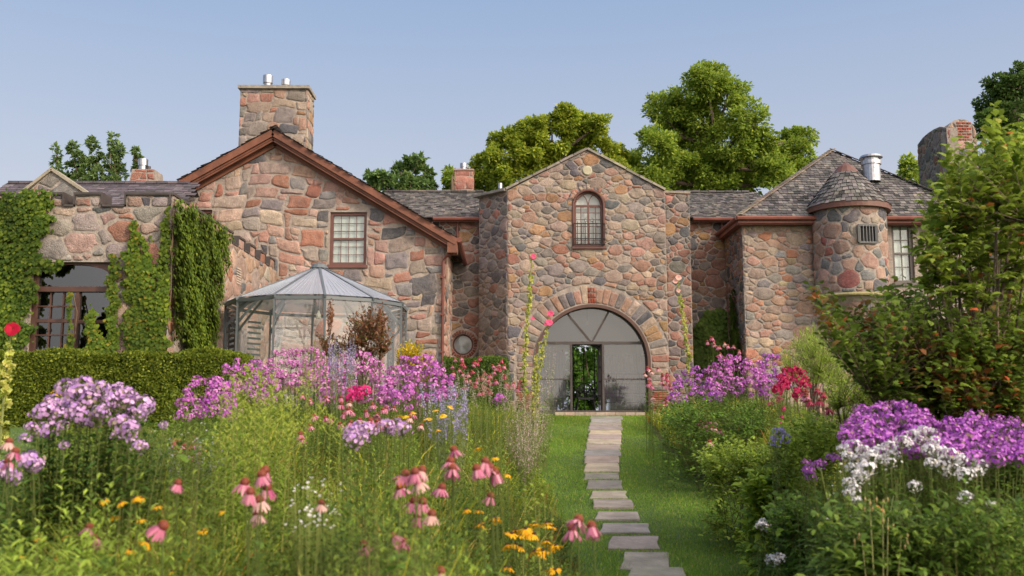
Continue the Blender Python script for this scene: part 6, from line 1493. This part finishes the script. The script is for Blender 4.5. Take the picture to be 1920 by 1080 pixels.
hollyhock('tallest hollyhock, pink bloom at its very tip, before the left side of the entrance gable', [(983, 700), (988, 620), (993, 540), (998, 478)], 15.5, [(1000, 481, 0, 1), (999, 597, 0, .7)], 1)
hollyhock('shorter hollyhock with two pink blooms against the arched doorway', [(1008, 720), (1018, 660), (1026, 620), (1031, 588)], 15, [(1032, 588, 0, 1.15), (1030, 605, 0, 1.25), (1024, 607, 0, .7)], 2, .8)
hollyhock('leafy hollyhock stalk gone to seed, between the two pink flowered hollyhocks', [(1000, 760), (1004, 700), (1012, 640)], 15.2, [], 7, 1.0)
hollyhock('hollyhock with peach blooms before the right shoulder of the entrance gable', [(1292, 680), (1284, 620), (1277, 570), (1271, 522)], 17, [(1272, 521, 1, 1.2), (1266, 528, 1, 1.0), (1272, 545, 1, .8)], 3)
hollyhock('hollyhock with one dark red bloom at the left edge of the photo', [(4, 780), (10, 720), (14, 670), (20, 628)], 8, [(24, 617, 2, 1.35)], 4, 1.1)
GSTEM = mat('plant_stem', (.10, .13, .04), .7)
# shrubs
def bush(name, label, cat, outline, Y0_, Y1_, n, L, W, pal, seed, base, group=None, stems_=26, six=True, droop=.3, up=.25, twig=.5, per=14, parts=None, low=False):
    """branching shrub: twigs end inside the outline at depths Y0_..Y1_, leaves line the last part of each twig"""
    rs = np.random.RandomState(seed); r2 = random.Random(seed); Ym = (Y0_ + Y1_) / 2; g = at(base[0], base[1], Ym); g.z = gz(g.x, g.y); t = thing(name, label, cat, g, group)
    P = np.array(outline); a, b = P.min(0), P.max(0); tips = []
    while len(tips) < n:
        u, v = r2.uniform(a[0], b[0]), r2.uniform(a[1], b[1])
        if inpoly(np.array([u]), np.array([v]), outline)[0]:
            tips.append(at(u, v, r2.uniform(Y0_, Y1_)))
    if low: tips += [Vector((p.x, p.y, gz(p.x, p.y) + (p.z - gz(p.x, p.y)) * r2.uniform(.08, .8))) for p in tips[:int(n * .7)]]; n = len(tips)
    m = MB(); lf = MB(); hubs = []
    for _ in range(stems_):
        e = r2.choice(tips); s = g + Vector((r2.uniform(-.2, .2), r2.uniform(-.2, .2), 0)); q = s.lerp(e, .45) + Vector((0, 0, .12 * (e - s).length)); z_ = s.lerp(e, .8); rad = (.005 if low else .012) * (Ym / 6) ** .3
        m.tube([s, q, z_], [rad, rad * .7, rad * .35], 5); hubs += [q, z_, s.lerp(q, .6), q.lerp(z_, .5)]
    H = np.array([tuple(h) for h in hubs]); V = []; Dd = []; LL = []
    for e in tips:
        d2 = ((H - np.array(e)) ** 2).sum(1); h = Vector(H[int(np.argsort(d2)[r2.randint(0, 1)])]); tl = min(twig, (e - h).length); d = (e - h).normalized() if (e - h).length > .01 else Vector((0, 0, 1))
        if (e - h).length < 1.6 * twig: m.tube([h, e], [.004, .0015], 3)
        s = e - d * tl
        for k in range(per):
            f = k / per; p = s.lerp(e, f) if k < per - 1 else e; V.append(p); an = r2.uniform(0, 6.28); dd = d * .5 + Vector((math.cos(an), math.sin(an), r2.uniform(-.3, .5) + up)); Dd.append(dd.normalized())
    V = np.array([tuple(p) for p in V]); Dd = np.array([tuple(p) for p in Dd]); k = len(V); Ls = L * rs.uniform(.6, 1.2, k)
    tc = rs.choice(len(tips), 1); tone = np.repeat(1 + .25 * rs.normal(size=n).clip(-1.3, 1.3), per)[:k, None]; colr = pal(rs, V, k) if callable(pal) else cvar(k, pal, rs, .2)
    U = unit(rdir(k, rs) * .5 + np.array([0, 0, 1.0]))
    (lf.bulk(leaf6(V, Dd, U, Ls, Ls * W, droop), LP6, np.clip(colr * tone, 0, 1)) if six else lf.bulk(leaf4(V, Dd, U, Ls, Ls * W), LP4, np.clip(colr * tone, 0, 1)))
    m.build('branches', GSTEM if low else BARK, t); lf.build('foliage', LEAF, t); return t
def doghue(rs, V, k):
    g_ = cvar(k, [(4, (.075, .115, .018)), (3, (.10, .145, .02)), (1, (.04, .07, .014))], rs, .2); c = cvar(k, [(3, (.12, .075, .022)), (2, (.16, .06, .02)), (1, (.24, .05, .018)), (1.5, (.10, .10, .02))], rs, .2)
    f = np.sin(V[:, 0] * 4.3 + V[:, 2] * 3.1) * np.sin(V[:, 2] * 5.2 - V[:, 1] * 2 + 1) + .35 * (2.9 - V[:, 0]) + rs.normal(size=k) * .6; return np.where((f > .72)[:, None], c, g_)
bush('dogwood_shrub', 'large spreading shrub with green and reddening leaves at the right before the turret', 'shrub',
     [(1510, 520), (1540, 530), (1570, 555), (1600, 580), (1640, 540), (1690, 520), (1740, 530), (1790, 560), (1950, 540), (1960, 760), (1800, 770), (1700, 765), (1650, 735), (1600, 705), (1560, 660), (1545, 640), (1520, 650), (1530, 600)], 6.2, 8.8, 1150, .085, .52, doghue, 601, (1790, 1000), stems_=60, per=11, twig=.45)
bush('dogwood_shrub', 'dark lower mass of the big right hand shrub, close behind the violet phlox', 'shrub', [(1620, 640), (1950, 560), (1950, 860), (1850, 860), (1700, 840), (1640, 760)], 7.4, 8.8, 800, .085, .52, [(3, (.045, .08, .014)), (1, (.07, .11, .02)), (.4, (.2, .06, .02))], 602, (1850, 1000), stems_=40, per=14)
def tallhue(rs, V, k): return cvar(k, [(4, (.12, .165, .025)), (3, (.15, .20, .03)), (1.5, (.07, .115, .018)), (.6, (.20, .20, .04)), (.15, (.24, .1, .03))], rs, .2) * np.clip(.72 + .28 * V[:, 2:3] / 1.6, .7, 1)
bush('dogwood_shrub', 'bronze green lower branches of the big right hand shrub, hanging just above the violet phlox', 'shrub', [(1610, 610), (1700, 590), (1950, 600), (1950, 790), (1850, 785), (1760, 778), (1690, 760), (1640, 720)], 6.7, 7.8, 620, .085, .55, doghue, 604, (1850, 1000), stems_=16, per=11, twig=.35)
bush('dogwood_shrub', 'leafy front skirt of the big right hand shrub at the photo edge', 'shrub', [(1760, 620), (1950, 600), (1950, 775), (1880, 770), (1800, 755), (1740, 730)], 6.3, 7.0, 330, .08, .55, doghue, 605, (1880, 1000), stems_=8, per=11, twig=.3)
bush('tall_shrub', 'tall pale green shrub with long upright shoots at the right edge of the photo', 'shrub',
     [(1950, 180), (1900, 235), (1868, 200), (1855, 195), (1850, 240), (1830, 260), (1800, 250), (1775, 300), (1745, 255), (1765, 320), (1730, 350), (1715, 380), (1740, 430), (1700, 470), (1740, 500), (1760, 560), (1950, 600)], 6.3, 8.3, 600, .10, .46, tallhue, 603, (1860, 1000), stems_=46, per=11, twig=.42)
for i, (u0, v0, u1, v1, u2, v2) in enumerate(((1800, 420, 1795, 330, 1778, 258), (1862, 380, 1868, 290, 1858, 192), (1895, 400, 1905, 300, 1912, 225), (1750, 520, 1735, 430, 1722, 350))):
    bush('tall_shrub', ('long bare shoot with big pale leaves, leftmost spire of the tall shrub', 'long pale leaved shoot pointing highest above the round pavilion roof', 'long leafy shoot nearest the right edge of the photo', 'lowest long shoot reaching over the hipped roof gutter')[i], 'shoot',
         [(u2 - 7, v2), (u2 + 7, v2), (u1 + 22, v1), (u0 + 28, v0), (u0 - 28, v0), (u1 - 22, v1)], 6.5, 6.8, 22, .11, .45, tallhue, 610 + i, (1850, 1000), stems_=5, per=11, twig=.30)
bush('copper_shrub', 'dark copper leaved shrub before the gazebo with two taller tufts', 'shrub', [(640, 640), (650, 600), (670, 578), (700, 575), (725, 590), (738, 615), (742, 665), (620, 665), (595, 640), (590, 625), (615, 620)], 14, 15.2, 330, .07, .5, [(3, (.13, .055, .035)), (2, (.085, .06, .03)), (1, (.19, .09, .04)), (.7, (.09, .10, .03))], 620, (675, 740), per=12, twig=.35, six=False)
for i, (u, v) in enumerate(((619, 560), (712, 565))): bush('copper_shrub', ('dark seedy tuft standing up left of the copper shrub', 'dark seedy tuft standing up right above the copper shrub')[i], 'shrub', [(u - 5, v), (u + 5, v), (u + 10, v + 35), (u - 10, v + 35)], 14, 14.3, 16, .05, .5, [(1, (.12, .05, .03)), (1, (.16, .07, .03))], 622 + i, (u, 740), per=14, twig=.25, stems_=3, six=False)
bush('yellow_bush', 'bright yellow leaved bush below the gabled house corner', 'shrub', [(745, 650), (765, 638), (790, 642), (800, 655), (815, 680), (812, 695), (770, 692), (742, 675)], 14, 15, 180, .07, .4, [(3, (.36, .25, .012)), (2, (.30, .24, .015)), (1, (.15, .18, .02))], 630, (778, 740), per=12, twig=.25, six=False)
bush('asparagus_fern', 'soft bright feathery green plant between the wing wall and the big shrub', 'fern', [(1480, 640), (1500, 615), (1525, 605), (1560, 640), (1590, 680), (1600, 720), (1500, 720), (1470, 690), (1462, 660)], 14, 16, 420, .09, .10, [(3, (.15, .21, .035)), (1, (.20, .25, .05))], 640, (1530, 760), per=26, twig=.5, six=False, up=.6)
bush('aster_bush', 'pale leafy bush dotted with tiny buds, below the feathery green plant', 'bush', [(1540, 700), (1600, 690), (1700, 700), (1720, 745), (1600, 770), (1545, 755)], 9, 11, 300, .05, .35, GY, 641, (1620, 800), per=14, twig=.35, six=False)
for i, (ol, lb, pal, YY) in enumerate((
    ([(1300, 850), (1330, 825), (1380, 815), (1440, 825), (1480, 840), (1500, 870), (1470, 905), (1400, 900), (1340, 890), (1310, 880)], 'low mound of yellow green leaves bulging over the right lawn edge', GY, (10.5, 12)),
    ([(1390, 900), (1430, 880), (1480, 885), (1500, 930), (1470, 960), (1420, 945), (1395, 925)], 'broad leaved bright green plant at the middle of the right lawn edge', [(2, (.14, .2, .02)), (1, (.08, .13, .02))], (8.6, 9.6)),
    ([(1430, 940), (1480, 920), (1540, 930), (1580, 980), (1560, 1060), (1500, 1060), (1450, 1020)], 'dark green bushy plant at the near end of the right lawn edge', LG, (6.3, 7.6)),
    ([(1225, 760), (1300, 740), (1420, 745), (1450, 790), (1400, 830), (1300, 820), (1240, 800)], 'mid green foliage mound below the right purple phlox', LG, (13.5, 16)),
    ([(1440, 790), (1520, 770), (1580, 790), (1580, 850), (1500, 870), (1440, 840)], 'leafy green stems between the crimson phlox and the violet phlox', GY, (8.5, 10.5)),
    ([(1530, 930), (1620, 935), (1720, 920), (1850, 940), (1940, 920), (1940, 1100), (1500, 1100), (1520, 1000)], 'deep green leaf mass below the white phlox at the bottom right corner', [(3, (.065, .11, .02)), (2, (.10, .145, .025)), (1, (.04, .07, .015))], (4.3, 5.6)))):
    bush('border_plant', lb, 'border plant', ol, YY[0], YY[1], 420 if i != 5 else 900, .07 if i != 1 else .12, .5 if i < 5 else .36, pal, 650 + i, (sum(p[0] for p in ol) / len(ol), 1000), per=10, twig=.28, stems_=20, low=True)
bush('border_plant', 'bushy greenery at the right edge beside the violet phlox', 'border plant', [(1850, 850), (1950, 830), (1950, 960), (1870, 940)], 5.2, 6.2, 200, .07, .4, LG, 660, (1900, 1000), per=10, twig=.25, low=True)
# daylily: arching strap leaves and dry seed stems
dl = at(1650, 1040, 4.4); g0 = Vector((dl.x, dl.y, gz(dl.x, dl.y))); t = thing('daylily', 'daylily with tall dry seed stems and arching strap leaves before the white phlox', 'daylily', g0); m = MB(); rs_ = random.Random(5)
for (a, b) in (((1600, 870), (1640, 940)),): pass
for (u, v) in ((1655, 940), (1630, 935), (1690, 1000), (1665, 970), (1615, 1000)):
    p = at(u, v, 4.4); m.tube([g0, g0.lerp(p, .6) + Vector((-.01, 0, .02)), p], [.004, .003, .0022], 5, col=(.28, .27, .10))
    for k in range(4): q = p + Vector((rs_.uniform(-.03, .03), rs_.uniform(-.02, .02), rs_.uniform(-.07, .0))); m.tube([q, q + Vector((0, 0, .012)), q + Vector((0, 0, .024))], [.002, .006, .002], 6, col=(.30, .22, .08))
p = at(1640, 945, 4.4); m.tube([p, p + Vector((.03, 0, -.03))], [.003, .007], 6, col=(.5, .16, .03)); m.build('seed_stems', STEM, t); m = MB()
for k in range(40):
    a = rs_.uniform(0, 6.28); Lr = rs_.uniform(.35, .65); d = Vector((math.cos(a), math.sin(a), 0)); pts = [g0 + d * Lr * f * .8 + Vector((0, 0, .72 * math.sin(min(1, f * 1.0) * 2.2))) * rs_.uniform(.98, 1.02) for f in (0, .2, .45, .7, 1)]
    for i_ in range(4):
        s = Vector((-d.y, d.x, 0)) * .007; m.add([pts[i_] - s, pts[i_] + s, pts[i_ + 1] + s * (.9 if i_ < 3 else .1), pts[i_ + 1] - s * (.9 if i_ < 3 else .1)], [(0, 1, 2, 3)], (.17, .21, .04) if k % 3 else (.30, .28, .10))
m.build('leaves', LEAF, t)
# fleabane: tiny white daisies
for i, (lb, reg, YY, n) in enumerate((('white fleabane sprays right of the tall coneflower cluster', (535, 640, 895, 1000), 4.2, 60), ('white fleabane dots low left of the butterfly cluster', (560, 600, 950, 985), 3.9, 22), ('sparse white fleabane beside the lilac phlox plant', (270, 400, 790, 830), 6, 16), ('white fleabane dots in the middle of the right bed', (1530, 1720, 860, 980), 4.9, 26))):
    u0, u1, v0, v1 = reg; r2 = random.Random(700 + i); rs = np.random.RandomState(i + 3); c = at((u0 + u1) / 2, (v0 + v1) / 2, YY); g = Vector((c.x, c.y, gz(c.x, c.y))); t = thing('fleabane', lb, 'fleabane', g, 'white fleabane plants'); m = MB(); fl = MB()
    P = np.array([tuple(at(r2.uniform(u0, u1), r2.uniform(v0, v1), YY + r2.uniform(-.15, .15))) for _ in range(n)])
    for p in P: m.tube([g.lerp(Vector(p), .25) * 1.0, Vector(p)], .0013, 3, col=(.14, .17, .05))
    fl.bulk(disc(7, P, unit(rdir(n, rs) * .5 + np.array([0, -.5, .8])), .0065, rs), LP4, np.tile([(.75, .73, .68)], (n * 7, 1))); m.build('stems', LEAF, t); fl.build('flowers', PETAL, t)

# ------------------------------------------------------------------ the uncountable green between the flowers
def fill(name, label, side, n, seed, ymin, ymax, yexp):
    rs = np.random.RandomState(seed); y = ymin + (ymax - ymin) * rs.uniform(size=n) ** yexp
    if side < 0: b = np.array([xl(q) for q in y]); a = np.where(y > 7, -.485 * y, -.62 * y)
    else: a = np.array([xr(q) for q in y]); b = np.maximum(a + 1.5, .56 * y + .3)
    x = a + (b - a) * rs.uniform(size=n); z = vgz(x, y)
    h = rs.uniform(.45, 1, n) * (.86 + .18 * np.sin(x * 1.7 + 2) * np.sin(y * .9) + .25 * np.clip((6.5 - y) / 3, 0, 1) * (side < 0)) + .05
    edge = (b - x) if side < 0 else (x - a); h *= np.clip((.35 if side < 0 else .55) + edge * .9, .35, 1)
    # keep below the flower line that the eye sees over
    u = 949 + x / y * F
    vt = np.interp(u, [-200, 0, 60, 300, 330, 560, 700, 850, 1000, 1040, 1100], [850, 865, 835, 815, 800, 760, 750, 745, 760, 810, 900]) if side < 0 else np.interp(u, [1190, 1260, 1450, 1500, 1580, 2000], [735, 735, 740, 760, 870, 900])
    vt = vt + np.clip(5.4 - y, 0, 2.4) * (74 if side < 0 else 30)
    if side < 0: vt = vt + 55 * ((u > 400) & (u < 620) & (y < 7.5))
    if side < 0: vt = vt + 45 * ((u > 40) & (u < 320) & (y < 4.9))
    zt = (773 - vt) / F * y * 1.0; h = np.minimum(h, np.maximum(zt - z - rs.uniform(0, .25, n), .08))
    m = MB(); kind = np.where(rs.uniform(size=n) < np.clip(.26 + .22 * np.sin(x * 1.9 + y * 1.3), .05, .6), 0, np.where(rs.uniform(size=n) < .88, 1, 2)); P0 = np.stack([x, y, z], 1)
    q1 = np.sin(x * 2.1 + y * 1.3 + 1) * np.sin(y * 1.9 - x * 1.1) ; q2 = np.sin(x * 3.7 - y * 2.3) * np.cos(x * 1.3 + y * 3.1); tone = (.86 + .30 * q1 + .22 * q2)[:, None] * rs.uniform(.75, 1.2, (n, 1)); h *= 1 + .3 * q2
    # grass tufts
    I = np.where(kind == 0)[0]; k = 13; B = np.repeat(I, k); N = len(B); D = unit(rdir(N, rs) * .42 + np.array([0, 0, 1.0])); L = h[B] * rs.uniform(.5, 1.15, N)
    m.bulk(leaf6(P0[B] + rdir(N, rs) * .03, D, rdir(N, rs), L, .006 + .0009 * y[B], .22, 0), LP6, cvar(N, [(4, (.17, .20, .022)), (3, (.12, .165, .018)), (3, (.24, .24, .03)), (1.8, (.36, .29, .09)), (.5, (.32, .14, .05))], rs, .2) * tone[B])
    # leafy stems
    I = np.where(kind == 1)[0]; k = 34; B = np.repeat(I, k); N = len(B); f = np.tile(np.linspace(.12, 1, k), len(I)); lean = rdir(n, rs)[B] * .12; P = P0[B] + np.array([0, 0, 1.0]) * (h[B] * f)[:, None] + lean * (h[B] * f ** 2)[:, None]
    a_ = np.tile(np.arange(k) * 2.4, len(I)) + rs.uniform(-.4, .4, N); D = np.stack([np.cos(a_), np.sin(a_), .3 + .5 * f], 1); L = (.07 + .035 * np.sin(x * 2.7 + 3) * np.sin(y * 1.7))[B] * rs.uniform(.6, 1.3, N) * (1.3 - .6 * f)
    pal = np.clip(np.round(1 + 1.3 * np.sin(x * 1.6 + y * .7 + 2) * np.cos(y * 1.2 - x) + rs.normal(size=n) * .45), 0, 2)[B]; c = np.where((pal == 0)[:, None], cvar(N, LG, rs, .2), np.where((pal == 1)[:, None], cvar(N, LGy, rs, .2), cvar(N, GY, rs, .2)))
    m.bulk(leaf6(P, D, np.tile([0, 0, 1.0], (N, 1)), L, L * .2, .3), LP6, c * tone[B])
    st = np.stack([P0[I] - [.003, 0, 0], P0[I] + [.003, 0, 0], P0[I] + np.array([0, 0, 1.0]) * h[I][:, None] + rdir(len(I), rs) * .03], 1); m.bulk(st, [(0, 1, 2)], np.tile([(.14, .14, .05)], (len(I), 1)))
    # broad leaves low down
    I = np.where(kind == 2)[0]; k = 12; B = np.repeat(I, k); N = len(B); a_ = rs.uniform(0, 6.3, N); f = rs.uniform(.2, .8, N); D = np.stack([np.cos(a_), np.sin(a_), .2 + rs.uniform(0, .5, N)], 1); P = P0[B] + np.array([0, 0, 1.0]) * (h[B] * f)[:, None] + D * .04
    L = .1 * rs.uniform(.6, 1.3, N); m.bulk(leaf6(P, D, np.tile([0, 0, 1.0], (N, 1)), L, L * .42, .3), LP6, cvar(N, LG + [(1, (.12, .17, .02))], rs, .2) * tone[B])
    tag(m.build(name, LEAF), label, 'foliage', kind='stuff')
fill('border_foliage', 'mixed grasses, stems and leaves filling the flower bed left of the path', -1, 24000, 800, 3.0, 27, 1.9)
fill('border_foliage', 'mixed stems and leaves filling the flower bed right of the path', 1, 10000, 801, 4.4, 27, 1.6)
